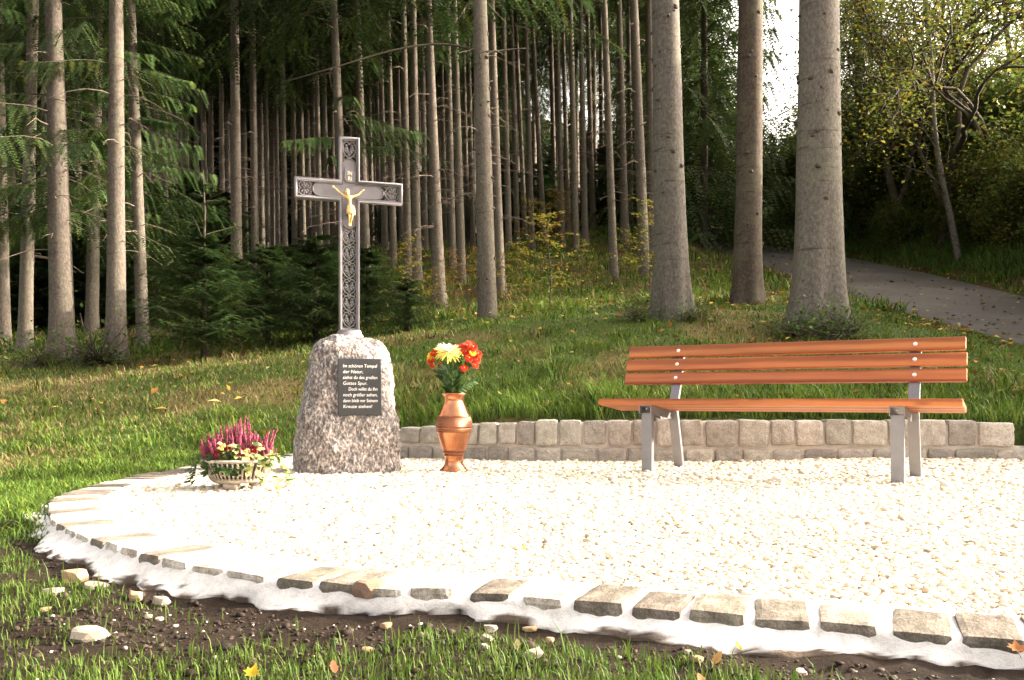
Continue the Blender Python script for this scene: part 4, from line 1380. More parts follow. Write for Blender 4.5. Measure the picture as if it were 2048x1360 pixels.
def spruce_foliage(seed, branches, T=22, K=7, nl=.06, hw=.011, tw=.34, droop=.5, hang=.45, base=(.044, .074, .022), rise=.12, t0=.16, wood=True, wr=.007, Lref=1.6):
    """branches: list of (z, azimuth, length). Needle-bearing twigs along each branch, every needle group two small triangles"""
    r = np.random.default_rng(seed)
    z, az, Ln = (np.array(a, float) for a in zip(*branches))
    nB = len(z)
    t = np.linspace(t0, 1.0, T)[None, :] + r.uniform(-.02, .02, (nB, T))
    side = np.where(np.arange(T) % 2 == 0, 1, -1)[None, :] * np.ones((nB, 1))
    # branch curve in its own vertical plane
    dr = droop * r.uniform(.7, 1.3, nB)[:, None]
    def curve(t): return Ln[:, None] * t, z[:, None] + Ln[:, None] * (rise * t - dr * t ** 2 + .55 * dr * t ** 3)
    R, Z = curve(t)
    wig = .06 * Ln[:, None] * np.sin(t * 5 + r.uniform(0, 6, (nB, 1)))
    l = tw * (0.35 + .65 * np.sin(np.clip(t, 0, 1) * math.pi * .86 + .25)) * np.clip(Ln[:, None] / Lref, .45, 1.2) * r.uniform(.7, 1.25, (nB, T))
    fan = np.radians(r.uniform(38, 68, (nB, T))) * side
    dx, dy = np.cos(fan), np.sin(fan)
    dz = -hang * r.uniform(.5, 1.5, (nB, T))
    D = np.stack([dx, dy, dz], -1); D /= np.linalg.norm(D, axis=-1, keepdims=True)
    P0 = np.stack([R, wig, Z], -1)
    k = (np.arange(K) + .5) / K
    Pk = P0[:, :, None, :] + D[:, :, None, :] * (l[..., None] * k)[..., None]
    Pk[..., 2] -= .25 * (l[..., None] * k ** 2)
    up = np.array([0, 0, 1.0])
    S = np.cross(D, up); S /= np.linalg.norm(S, axis=-1, keepdims=True)
    S = S[:, :, None, :]; Dk = D[:, :, None, :]
    n = nl * (1.15 - .6 * k)[None, None, :, None] * r.uniform(.7, 1.3, (nB, T, K, 1))
    tilt = r.uniform(-.35, .55, (nB, T, K, 1))
    tris = []
    for s in (1, -1):
        tip = Pk + (S * s * .8 + Dk * .75 + up * (tilt * s * .6)) * n
        a = Pk - Dk * hw; b = Pk + Dk * hw * 1.4
        tris.append(np.stack([a, b, tip], -2))
    Vn = np.stack(tris, 3)                                      # B,T,K,2,3,3
    ca, sa = np.cos(az), np.sin(az)
    sh = (nB, 1, 1, 1, 1)
    x, y = Vn[..., 0].copy(), Vn[..., 1].copy()
    Vn[..., 0] = x * ca.reshape(sh) - y * sa.reshape(sh); Vn[..., 1] = x * sa.reshape(sh) + y * ca.reshape(sh)
    col = np.array(base) * r.uniform(.6, 1.45, (nB, 1, 1)) * r.uniform(.75, 1.3, (nB, T, 1))
    col = col + np.array((.035, .028, .0)) * (r.random((nB, T, 1)) < .14)
    col = np.repeat(col.reshape(nB * T, 3), K * 6, 0)
    V = Vn.reshape(-1, 3)
    Ft = np.arange(len(V)).reshape(-1, 3)
    Wv, Wf = [], []; nn = len(V)
    if wood:
        tt = np.linspace(0, 1, 6)[None, :] * np.ones((nB, 1))
        R, Z = curve(tt); wig = .06 * Ln[:, None] * np.sin(tt * 5)
        for b in range(nB):
            a, Fq = tube(np.stack([R[b], wig[b] * 0, Z[b]], -1), np.linspace(wr * (.5 + .5 * Ln[b]), .003, 6), 4, cap=False)
            Wv.append(rot_about(a, az[b])); Wf.append(Fq + nn); nn += len(a)
        V = np.vstack([V] + Wv); Wf = np.concatenate(Wf)
        col = np.vstack([col, np.tile((.1, .08, .06), (len(V) - len(col), 1))])
    else:
        Wf = np.zeros((0, 4), int)
    return mesh_np('crown', V, [Ft, Wf], [MAT['needle'], MAT['bark_dark']], col=col, midx=[0, 1])

def whorls(seed, z0, z1, step, per, Lfun, jitter=.25, keep=1.0):
    r = random.Random(seed); out = []
    z = z0
    while z < z1:
        a0 = r.uniform(0, 6.28)
        for k in range(per):
            if r.random() > keep: continue
            L_ = Lfun(z) * r.uniform(1 - jitter, 1 + jitter)
            out.append((z + r.uniform(-.1, .1), a0 + 6.283 * k / per + r.uniform(-.25, .25), L_))
        z += step * r.uniform(.85, 1.15)
    return out

CROWN = {}
H_TREE = 19.0
# edge trees: boughs hang low and long; inner trees: crown starts high; far trees are coarser
CROWN['edge'] = [spruce_foliage(s, whorls(s, 2.0, 9.5, .42, 6, lambda z: 1.8, .4, .40), 40, 14, .050, .0085, .42, .65, 1.0, base=(.044, .074, .022)) for s in (1, 2)]
CROWN['high'] = [spruce_foliage(10 + s, whorls(10 + s, 5.4, H_TREE, .7, 6, lambda z: max(.35, 2.5 * (H_TREE + .5 - z) / 14), .3, .85), 28, 10, .075, .019, .52, .45, .85, base=(.034, .058, .018)) for s in (1, 2)]
CROWN['top'] = [spruce_foliage(20 + s, whorls(20 + s, 7.6, H_TREE, .7, 6, lambda z: max(.35, 2.7 * (H_TREE + .5 - z) / 12), .3, .9), 28, 8, .095, .024, .58, .45, .8, base=(.034, .058, .018)) for s in (1, 2)]
CROWN['bushy'] = [spruce_foliage(60 + s, whorls(60 + s, .4, 13, .48, 7, lambda z: max(.3, 2.5 * (13.5 - z) / 12), .25), 28, 8, .10, .026, .62, .48, .8, base=(.05, .08, .024)) for s in (1, 2)]
CROWN['full'] = [spruce_foliage(30 + s, whorls(30 + s, .5, 13, .5, 7, lambda z: max(.3, 2.5 * (13.5 - z) / 12), .25), 20, 5, .20, .07, .66, .42, .6, base=(.05, .082, .024)) for s in (1, 2)]
CROWN['young'] = [spruce_foliage(40 + s, whorls(40 + s, .08, 1.86, .105, 8, lambda z: max(.1, .82 * max(0, 1 - (z / 2.0) ** 1.5) ** .75), .25), 18, 8, .046, .010, .25, .30, .22, base=(.042, .078, .024), rise=.38, t0=.06, wr=.004, Lref=.6) for s in (1, 2)]
BOUGH = spruce_foliage(71, [(3.5, -.3, 1.5), (3.2, .15, 1.75), (2.9, -.75, 1.3), (3.75, -1.2, 1.3), (3.1, -2.3, 1.1), (3.45, .5, 1.4), (2.75, -1.6, 1.0)], 40, 14, .050, .0085, .42, .75, 1.0, base=(.044, .074, .022))

def dead_branch_mesh(seed, z0, z1, n, lmax):
    r = random.Random(seed); acc = Acc()
    for _ in range(n):
        z = r.uniform(z0, z1); a = r.uniform(0, 6.28); l = lmax * r.uniform(.25, 1.0) ** 1.3
        p = [(0, 0, z)]
        for k in range(1, 5):
            t = k / 4
            p.append((l * t, l * .10 * math.sin(t * 4 + a), z + l * (.16 * t - .42 * t * t) + r.uniform(-.02, .02)))
        V, Fq = tube(np.array(p), np.linspace(.009, .003, 5), 3, cap=False)
        acc.add(rot_about(V, a), Fq)
        if r.random() < .6:
            q = np.array(p[2]); e = q + np.array((l * .25, r.choice((-1, 1)) * l * .2, -.08))
            V, Fq = tube(np.array([q, (q + e) / 2 + (0, 0, .02), e]), [.005, .004, .002], 3, cap=False)
            acc.add(rot_about(V, a), Fq)
    return acc.mesh('dead_branches', MAT['twig'])
DEAD = [dead_branch_mesh(s, 1.2, 8.5, 46, .9) for s in (1, 2, 3)]

TRUNK_CACHE = {}
def trunk_mesh(rb, rt_at, zt, H, mat, seed, sides=12, flare=.35, knots=False, lump=.02):
    """tapered trunk: radius rb above the root flare, rt_at at height zt"""
    zs = np.concatenate([[-.35, -.1, 0, .06, .14, .25, .4, .6], np.linspace(.9, min(zt * 1.3, H * .7), 16), np.linspace(min(zt * 1.3, H * .7) + 1, H, 5)])
    k = (rb - rt_at) / max(zt, .1)
    V = []
    n = sides
    r_ = random.Random(seed)
    ph = [r_.uniform(0, 6.28) for _ in range(4)]
    for z in zs:
        rad = max(.015, rb - k * max(z, 0)) if z < zt else max(.012, rt_at * (1 - (z - zt) / (H - zt)) ** .8)
        fl = flare * math.exp(-max(z, 0) / (1.6 * rb + .1))
        for a in range(n):
            t = 2 * math.pi * a / n
            but = 1 + fl * (1 + .45 * math.sin(t * 4 + ph[0]) + .35 * math.sin(t * 7 + ph[1]))
            l = 1 + lump * mnoise.noise(Vector((math.cos(t) * 1.4, math.sin(t) * 1.4, z * 1.3 + seed * 7)))* 2 + .5 * lump * mnoise.noise(Vector((math.cos(t) * 3, math.sin(t) * 3, z * 4 + seed)))
            V.append((rad * but * l * math.cos(t), rad * but * l * math.sin(t), z))
    m = len(zs)
    i, j = np.meshgrid(np.arange(m - 1), np.arange(n), indexing='ij')
    j2 = (j + 1) % n
    Fq = np.stack([i * n + j, i * n + j2, (i + 1) * n + j2, (i + 1) * n + j], -1).reshape(-1, 4)
    return mesh_np('trunk', np.array(V), Fq, mat, smooth=True)

def knot_mesh(rb, rt, zt, n, seed, mat):
    """dark branch scars and short stubs, in loose whorls, standing proud of the bark"""
    r = random.Random(seed); acc = Acc()
    z = .5
    while z < zt:
        for _ in range(r.randint(2, 4)):
            a = r.uniform(0, 6.28); zz = z + r.uniform(-.16, .16)
            rad = rb + (rt - rb) * zz / zt
            s = r.uniform(.012, .030)
            V = ICO_V * np.array((s * .75, s * 1.35, s)) * (1 + .2 * np.array([r.uniform(-1, 1) for _ in range(12)])[:, None])
            V = V + np.array((rad * .985, 0, zz))
            acc.add(rot_about(V, a), ICO_F)
            if r.random() < .25:
                l = r.uniform(.03, .09)
                Vt, Fq = tube(np.array([(rad * .97, 0, zz), (rad + l * .5, 0, zz - .005), (rad + l, 0, zz - .03)]), [.007, .005, .002], 4)
                acc.add(rot_about(Vt, a), Fq)
        z += r.uniform(.12, .32)
    return acc.mesh('knots', mat, True)
MAT['knot'] = noise_mat('knot_bark', [(0.3, (0.045, 0.036, 0.027)), (0.7, (0.10, 0.082, 0.06))], 40, 0.95, 0.6, 0.006)

def spruce(px, Y, px_top, wb, wt, label, crown=None, mat='bark', dead=True, group=None, sides=12, flare=.3, knots=0, seed=0, H=H_TREE, crown_z=0.0, crown_s=1.0, rotz=None, name='spruce_tree', cat='tree'):
    """px: where the foot stands across the picture, Y: distance; px_top: where the stem leaves the top of the picture; wb, wt: stem widths there"""
    X = at(px, Y); Z = float(ground_z(X, Y))
    ztop = EYE + 797 / F * Y - Z
    lean = math.atan2(at(px_top, Y) - X, ztop)
    ran = random.Random(seed * 31 + int(px))
    root = empty(name, (X, Y, Z))
    root.rotation_euler = (ran.uniform(-.008, .008), lean, 0)
    tag(root, label, cat, group)
    rb, rt = wb / 2 / F * Y, wt / 2 / F * Y
    link('trunk', trunk_mesh(rb, rt, ztop, H, MAT[mat], seed + int(px), sides, flare), root)
    if knots:
        k = link('knots', knot_mesh(rb, rt, ztop + .5, knots, seed + int(px), MAT['knot']), root, kind='stuff')
    rz = ran.uniform(0, 6.28) if rotz is None else rotz
    if crown:
        link('crown', CROWN[crown][ran.randrange(2)], root, (0, 0, crown_z), (0, 0, rz), crown_s)
    if dead:
        link('dead_branches', DEAD[ran.randrange(3)], root, (0, 0, 0), (0, 0, ran.uniform(0, 6.28)), (1, 1, 1), kind='stuff')
    return root

# three thick old trunks between bench and road
spruce(1345, 10.0, 1330, 66, 54, 'thick grey spruce trunk behind the left end of the bench', 'top', 'bark_grey', False, 'big trunks beside the road', 36, .34, 30, 1, crown_z=3.2)
spruce(1495, 12.2, 1503, 54, 48, 'darker and slimmer big spruce trunk standing between its two grey neighbours behind the bench', 'top', 'bark_brown', False, 'big trunks beside the road', 36, .34, 30, 2, crown_z=3.2)
spruce(1638, 9.3, 1638, 94, 76, 'thickest grey spruce trunk, behind the bench and nearest the road', 'top', 'bark_grey', False, 'big trunks beside the road', 40, .40, 34, 3, crown_z=3.2)
# edge of the wood on the left
spruce(8, 13.2, -6, 26, 20, 'spruce trunk cut by the left edge of the picture', 'edge', seed=4, group='spruces at the left edge of the wood')
spruce(50, 12.6, 66, 26, 20, 'slim spruce trunk leaning slightly right, second from the left edge', 'edge', seed=5, group='spruces at the left edge of the wood')
spruce(126, 11.4, 108, 48, 30, 'stout spruce trunk with a flared foot and low drooping boughs on the left', 'edge', seed=6, group='spruces at the left edge of the wood', sides=20, flare=.35)
spruce(183, 14.2, 196, 25, 18, 'shaded slim spruce trunk between the stout one and the bright sunlit one', 'edge', seed=7, group='spruces at the left edge of the wood')
spruce(232, 11.6, 232, 38, 26, 'bright sunlit straight spruce trunk right of the stout flared one', 'top', seed=8, group='spruces at the left edge of the wood', sides=20)
spruce(287, 12.5, 262, 25, 18, 'slim sunlit spruce trunk leaning left, right of the bright straight one', 'top', seed=9, group='spruces at the left edge of the wood')
# the stems that stand out in the middle
spruce(694, 15.0, 667, 24, 14, 'pale spruce stem rising behind the top of the iron cross', 'high', seed=10, group='spruces in the middle of the wood')
spruce(733, 19.0, 713, 20, 13, 'spruce stem seen just right of the post of the cross', 'high', seed=11, group='spruces in the middle of the wood')
spruce(879, 15.0, 857, 27, 12, 'tall pale spruce stem leaning left, right of the cross, lit along its right side', 'high', seed=12, group='spruces in the middle of the wood', sides=16)
spruce(975, 11.6, 959, 38, 28, 'shaded grey-brown spruce trunk on the grass slope between the vase and the bench', 'top', 'bark', True, 'spruces in the middle of the wood', 24, .10, 20, 13)
spruce(1001, 15.6, 983, 20, 12, 'slim sunlit spruce stem close behind the shaded trunk on the slope', 'high', seed=14, group='spruces in the middle of the wood', sides=16)
spruce(474, 17.0, 470, 24, 16, 'straight spruce stem left of the cross with a bright right side', 'high', seed=15, group='spruces in the middle of the wood')
spruce(511, 18.5, 505, 17, 12, 'thin spruce stem between the straight one and the cross arm', 'high', seed=16, group='spruces in the middle of the wood')
spruce(332, 20.0, 328, 13, 8, 'thin reddish sunlit stem standing alone in the dark at the left of the wood', 'top', seed=17, group='spruces in the middle of the wood')
spruce(312, 22.0, 310, 20, 13, 'dim thick stem close left of the thin reddish one', 'top', seed=18, group='spruces in the middle of the wood')
spruce(1228, 17.0, 1208, 17, 12, 'shaded stem with its foot on the grass behind the yellow saplings', 'top', seed=19, group='spruces in the middle of the wood')
spruce(1290, 16.5, 1268, 22, 17, 'pale stem just left of the big trunk behind the bench', 'top', seed=20, group='spruces in the middle of the wood')
spruce(1305, 21.0, 1298, 20, 16, 'dark stem half hidden by the big trunk behind the bench', 'top', seed=21, group='spruces in the middle of the wood')
# the rows further in; stems one can still tell apart but not describe singly
inner = [(590, 26, 584, 12, 8), (607, 28, 598, 12, 8), (570, 22, 563, 12, 9), (537, 25, 529, 9, 6), (640, 24, 630, 13, 8), (788, 20, 776, 14, 9), (816, 18.5, 806, 17, 11), (834, 18.0, 826, 20, 13), (851, 23, 842, 12, 8), (905, 19, 894, 15, 10), (924, 17.5, 908, 18, 11), (946, 24, 935, 11, 7), (1018, 21, 1006, 14, 9),
         (1050, 25, 1030, 11, 7), (1064, 22, 1050, 13, 9), (1088, 24, 1062, 12, 8), (1137, 25, 1124, 11, 7), (1152, 21, 1140, 14, 10), (1170, 22, 1161, 14, 9), (1186, 26, 1174, 12, 8), (1250, 22, 1238, 17, 11), (1262, 25, 1256, 11, 8), (446, 24, 440, 11, 8), (424, 28, 420, 12, 8), (372, 25, 369, 18, 12), (395, 30, 392, 11, 8), (350, 27, 350, 12, 8),
         (270, 17, 262, 20, 14), (155, 18, 160, 15, 10), (85, 17, 92, 14, 10), (22, 18, 26, 15, 10), (205, 20, 210, 12, 9), (1110, 29, 1100, 11, 8), (1205, 29, 1200, 11, 8), (985, 27, 975, 11, 8), (870, 28, 862, 11, 8), (760, 27, 750, 11, 8), (668, 29, 660, 11, 8), (548, 31, 546, 10, 7), (490, 30, 486, 11, 8), (362, 29, 358, 11, 8), (410, 27, 405, 13, 9), (458, 29, 452, 10, 7), (524, 28, 518, 12, 8), (556, 27, 550, 10, 7), (618, 30, 610, 11, 8), (632, 27, 622, 13, 9), (655, 25, 645, 12, 8), (720, 26, 708, 13, 9), (745, 29, 735, 10, 7), (770, 24, 758, 13, 9), (803, 26, 792, 11, 8), (865, 24, 852, 12, 8), (890, 27, 880, 11, 8), (935, 28, 925, 10, 7), (1035, 23, 1022, 12, 8), (1125, 22, 1113, 12, 8), (340, 24, 336, 14, 10), (300, 27, 297, 12, 9)]
for k, (px, Y, pt, wb, wt) in enumerate(inner):
    spruce(px, Y, pt, wb, wt, 'one of the slim spruce stems crowded in the dark inside of the wood', 'high' if (k % 3 == 0 and px < 760) else 'top', seed=50 + k, group='spruce stems inside the wood', sides=9)
# rows behind them
r_ = random.Random(5)
kk = 0
for Y in np.arange(31, 50, 2.6):
    px = -60 + r_.uniform(0, 40)
    while px < 1330:
        if not (1040 < px < 1290 and Y > 34 and r_.random() < .75):
            spruce(px, Y + r_.uniform(-1, 1), px - 4, 14 * 26 / Y + r_.uniform(0, 3), 9 * 26 / Y, 'one of the dim spruce stems at the back of the wood', 'high' if kk % 4 == 0 else 'top', dead=(kk % 2 == 0), seed=200 + kk, group='spruces at the back of the wood', sides=7)
            kk += 1
        px += r_.uniform(60, 135)
# dense low-branched spruces closing the back and left of the wood
for k, (px, Y, s) in enumerate([(-120, 40, 1.2), (40, 50, 1.3), (150, 46, 1.25), (260, 52, 1.3), (350, 47, 1.3), (440, 53, 1.35), (530, 48, 1.3), (620, 54, 1.35), (700, 49, 1.3), (790, 55, 1.3), (870, 50, 1.2), (950, 56, 1.2), (1020, 52, 1.0), (1060, 56, .8), (1085, 60, .9), (1115, 54, .75), (1150, 57, .85), (1180, 53, .7), (1215, 58, .85), (1245, 54, .75), (1275, 52, .95), (1330, 50, 1.0), (1370, 44, .9), (1425, 40, .72),
                                 (-260, 34, 1.2), (-420, 26, 1.2), (-80, 58, 1.3), (100, 60, 1.3), (300, 60, 1.4), (480, 62, 1.4), (660, 63, 1.4), (840, 64, 1.4), (1000, 66, 1.2)]):
    spruce(px, Y, px, 12, 9, 'one of the dense dark spruces closing off the back of the wood', 'full', dead=False, seed=400 + k, group='dense spruces behind the wood', sides=8, H=13 * s, crown_s=(1.3 * s, 1.3 * s, s))
# big bushy spruce filling the gap left of the sky
spruce(1408, 24, 1408, 16, 12, 'tall bushy spruce with boughs almost to the ground, in the gap beside the open sky', 'bushy', dead=False, seed=470, sides=10, H=17, crown_s=(1.0, 1.0, 1.3))
spruce(1345, 28, 1345, 16, 12, 'dark bushy spruce behind the big left-hand trunk', 'bushy', dead=False, seed=471, sides=10, H=17, crown_s=(1.0, 1.0, 1.3))
# spruce with hanging boughs across the road
spruce(1720, 23.5, 1715, 18, 14, 'dark spruce with hanging boughs across the road, right of the thickest trunk', 'bushy', dead=False, seed=472, sides=10, H=14, crown_s=(.62, .62, 1.1))

link('bough', BOUGH, next(x for x in bpy.data.objects if x.get('label', '').startswith('pale spruce stem rising')))
BOUGH_EDGE = spruce_foliage(72, [(z, a, l) for z, a, l in ((2.6, 2.7, 1.2), (3.0, 3.6, 1.5), (3.3, 2.2, 1.3), (3.6, 3.1, 1.6), (3.9, 4.0, 1.2), (4.2, 2.6, 1.5), (4.5, 3.4, 1.5), (4.8, 1.9, 1.3), (5.0, .4, .9), (5.3, -.5, 1.0), (5.5, 2.9, 1.5), (5.8, .1, 1.1), (6.1, -.9, 1.1), (6.3, 1.0, 1.2))], 40, 14, .050, .0085, .42, .75, 1.0, base=(.044, .074, .022))
BOUGH_RIGHT = spruce_foliage(73, [(z, a, l) for z, a, l in ((3.3, -.35, .75), (3.7, .5, .8), (4.0, -.2, .95), (4.4, .25, .9), (4.8, -.6, 1.0), (5.2, .1, 1.1), (5.6, .6, 1.1), (5.9, -.3, 1.2), (4.2, 2.6, 1.2), (5.1, 3.3, 1.3), (3.2, 3.0, 1.0), (6.2, 1.4, 1.2))], 40, 14, .050, .0085, .42, .75, 1.0, base=(.044, .074, .022))
for start, me in (('bright sunlit straight', BOUGH_EDGE), ('slim sunlit spruce trunk leaning left', BOUGH_RIGHT)):
    link('bough', me, next(x for x in bpy.data.objects if x.get('label', '').startswith(start)))
# broken snag and a long bare bough
def snag():
    X = at(411, 23); Z = float(ground_z(X, 23))
    root = empty('dead_snag', (X, 23, Z))
    tag(root, 'thin broken dead stem with a splintered top in the dark wood left of the cross', 'dead tree')
    link('trunk', mesh_np('trunk', *tube(catmull([(0, 0, -.2), (.02, 0, 1.5), (-.03, 0, 2.6), (-.02, 0, 3.2)], 4), np.linspace(.075, .055, 13), 8), MAT['bark'], smooth=True), root)
    link('splinter', mesh_np('splinter', *tube(np.array([(-.03, 0, 3.15), (-.07, 0, 3.4), (-.06, .02, 3.52)]), [.035, .022, .006], 5), MAT['twig']), root)
snag()
def bare_bough():
    o = bpy.data.objects
    host = next(x for x in bpy.data.objects if x.get('label', '').startswith('shaded grey-brown spruce trunk'))
    L_ = []
    for sx, pts in ((-1, [(0, 0, 3.55), (-.5, -.1, 3.62), (-1.1, -.25, 3.5), (-1.9, -.45, 3.2), (-2.5, -.5, 3.02)]), (1, [(0, .1, 3.55), (.3, .15, 3.62), (.6, .2, 3.66)])):
        V, Fq = tube(catmull(pts, 5), np.linspace(.019, .005, (len(pts) - 1) * 5 + 1), 6)
        link('branch', mesh_np('branch', V, Fq, MAT['bark_dark'], smooth=True), host)
bare_bough()

# young spruces on the slope behind the cross
for px, Y, s, lab, rz in [(408, 10.4, (.92, .92, .70), 'bushy young spruce with a tall thin leader, left of the cross and nearest the slope', 0), (536, 12.0, (.85, .85, .62), 'young spruce with a bare dark foot just left of the boulder', 1), (632, 11.2, (.86, .86, .70), 'young spruce directly behind the post of the cross', 2),
                          (735, 11.8, (.72, .72, .58), 'young spruce just right of the cross above the boulder', 3), (815, 10.8, (.42, .42, .34), 'smallest dark young spruce, on the slope above the vase', 4), (575, 14.0, (.9, .9, .72), 'young spruce further back between cross and straight stem', 5),
                          (690, 13.6, (.8, .8, .72), 'young spruce further back hidden behind the cross', 6), (470, 13.0, (.8, .8, .62), 'young spruce further back between the bushy one and the straight stem', 7)]:
    X = at(px, Y); Z = float(ground_z(X, Y))
    root = empty('young_spruce', (X, Y, Z), rz)
    tag(root, lab, 'young spruce', 'young spruces behind the cross')
    zz = .14 if px in (408, 536) else 0
    V, Fq = tube([(0, 0, -.15), (0, 0, .6), (0, 0, 1.3), (0, 0, 2.0)], [.045, .035, .02, .006], 7)
    link('trunk', mesh_np('trunk', V * np.array((1, 1, s[2])) + np.array((0, 0, zz)) * (V[:, 2:3] > 0), Fq, MAT['bark_dark'], smooth=True), root)
    link('crown', CROWN['young'][rz % 2], root, (0, 0, zz), None, s)
    if px == 408:
        lead = [(z, k * 2.4, .62 * (2.25 - z)) for k, z in enumerate(np.arange(1.30, 2.15, .075))]
        link('leader', spruce_foliage(77, lead, 12, 7, .035, .007, .16, .1, .1, base=(.042, .078, .024), rise=.45, t0=.1, wr=.006, Lref=.5), root)
        link('leader_stem', mesh_np('leader_stem', *tube([(0, 0, 1.2), (.01, 0, 1.8), (-.01, 0, 2.3)], [.018, .012, .004], 6), MAT['bark_dark']), root)
for k, (px, Y, z) in enumerate([(-60, 15.5, 1.0), (20, 16.5, 1.1), (70, 15.2, .8), (110, 17.5, 1.2), (160, 16.0, .9), (205, 17.5, 1.1), (250, 15.6, .8), (290, 18.5, 1.2), (-130, 14.0, 1.0), (335, 24, 1.0), (380, 22, 1.1), (440, 23, .9), (30, 20, 1.4), (140, 21, 1.4), (230, 22, 1.4)]):
    X = at(px, Y); Z = float(ground_z(X, Y))
    root = empty('young_spruce', (X, Y, Z), k * 1.7)
    tag(root, 'one of the dark young spruces filling the shade behind the left-hand trunks', 'young spruce', 'young spruces in the shade on the left')
    V, Fq = tube([(0, 0, -.15), (0, 0, 1), (0, 0, 2.0 * z)], [.045, .03, .006], 5)
    link('trunk', mesh_np('trunk', V, Fq, MAT['bark_dark']), root)
    link('crown', CROWN['young'][k % 2], root, None, None, (1.4, 1.4, z))
# regrowth far inside the wood catching the light
for k, (px, Y) in enumerate([(800, 27), (770, 30), (850, 31), (1000, 31), (1080, 29), (1040, 33), (1120, 32), (1180, 31), (1215, 27), (1255, 30), (1010, 28), (900, 33)]):
    X = at(px, Y); Z = float(ground_z(X, Y))
    root = empty('young_spruce', (X, Y, Z), k)
    tag(root, 'one of the sunlit small spruces growing up between stems far inside the wood', 'young spruce', 'young spruces far inside the wood')
    V, Fq = tube([(0, 0, -.15), (0, 0, 1), (0, 0, 2.0)], [.045, .03, .006], 5)
    link('trunk', mesh_np('trunk', V, Fq, MAT['bark_dark']), root)
    link('crown', CROWN['young'][k % 2], root, None, None, (1.5, 1.5, 1.0 + .15 * (k % 3)))

# ------------------------------------------------------------------ broadleaf things
def leaf_cloud(P, size, pal, r, flat=.4, up=None):
    """four-triangle folded leaves at the points P"""
    n = len(P)
    a = r.uniform(0, 2 * math.pi, n); el = r.normal(0, flat, n)
    d = np.stack([np.cos(a) * np.cos(el), np.sin(a) * np.cos(el), np.sin(el)], -1)
    rv = r.normal(0, flat, (n, 3)) + np.array((0, 0, 1.0))
    s = np.cross(d, rv); s /= np.linalg.norm(s, axis=1, keepdims=True)
    nn = np.cross(s, d)
    L_ = (size * r.lognormal(0, .2, n))[:, None]; W = L_ * .33
    p0 = P; p1 = P + d * L_ * .45 + s * W + nn * W * .25; p2 = P + d * L_ * .45 - s * W + nn * W * .25; p3 = P + d * L_ - nn * L_ * .1; pm = P + d * L_ * .5
    V = np.stack([p0, p1, pm, p2, p3], 1).reshape(-1, 3)
    o = (np.arange(n) * 5)[:, None]
    Ft = np.concatenate([o + np.array((0, 2, 1)), o + np.array((0, 3, 2)), o + np.array((1, 2, 4)), o + np.array((2, 3, 4))])
    pal = np.array(pal)
    c = pal[r.integers(0, len(pal), n)] * r.uniform(.7, 1.25, (n, 1))
    return V, Ft, np.repeat(c, 5, 0)

def grow(r, p, d, l, rad, depth, acc, tips, bend=.25, up=.12, split=2, shrink=.72):
    pts = [np.array(p)]
    d = np.array(d, float); d /= np.linalg.norm(d)
    n = 4
    for k in range(n):
        d = d + r.normal(0, bend / 2, 3) + np.array((0, 0, up / n)); d /= np.linalg.norm(d)
        pts.append(pts[-1] + d * l / n)
    acc.add(*tube(np.array(pts), np.linspace(rad, rad * .68, n + 1), 7 if rad > .05 else 4, cap=False))
    if depth <= 2: tips.extend(pts[1:])
    if depth == 0: return
    for k in range(split + (r.random() < .5)):
        a = r.normal(0, 1, 3); a -= a.dot(d) * d; a /= np.linalg.norm(a)
        nd = d * r.uniform(.55, 1.0) + a * r.uniform(.45, .95)
        q = pts[-1] if k < split else pts[2]
        grow(r, q, nd, l * shrink * r.uniform(.8, 1.2), rad * .62, depth - 1, acc, tips, bend * 1.05, up, split, shrink)

AUT = [(.14, .135, .024), (.18, .15, .026), (.11, .13, .026), (.09, .12, .024), (.075, .11, .024), (.13, .095, .02), (.095, .125, .026)]
def broadleaf(seed, d, l, rad, depth, per, size, pal, bend=.3, shrink=.74, spread=.28, up=.15):
    r = np.random.default_rng(seed); acc = Acc(); tips = []
    grow(r, (0, 0, -.2), d, l, rad, depth, acc, tips, bend, up, 2, shrink)
    T = np.array(tips)
    P = np.repeat(T, per, 0) + r.normal(0, spread, (len(T) * per, 3))
    return acc, leaf_cloud(P, size, pal, r)

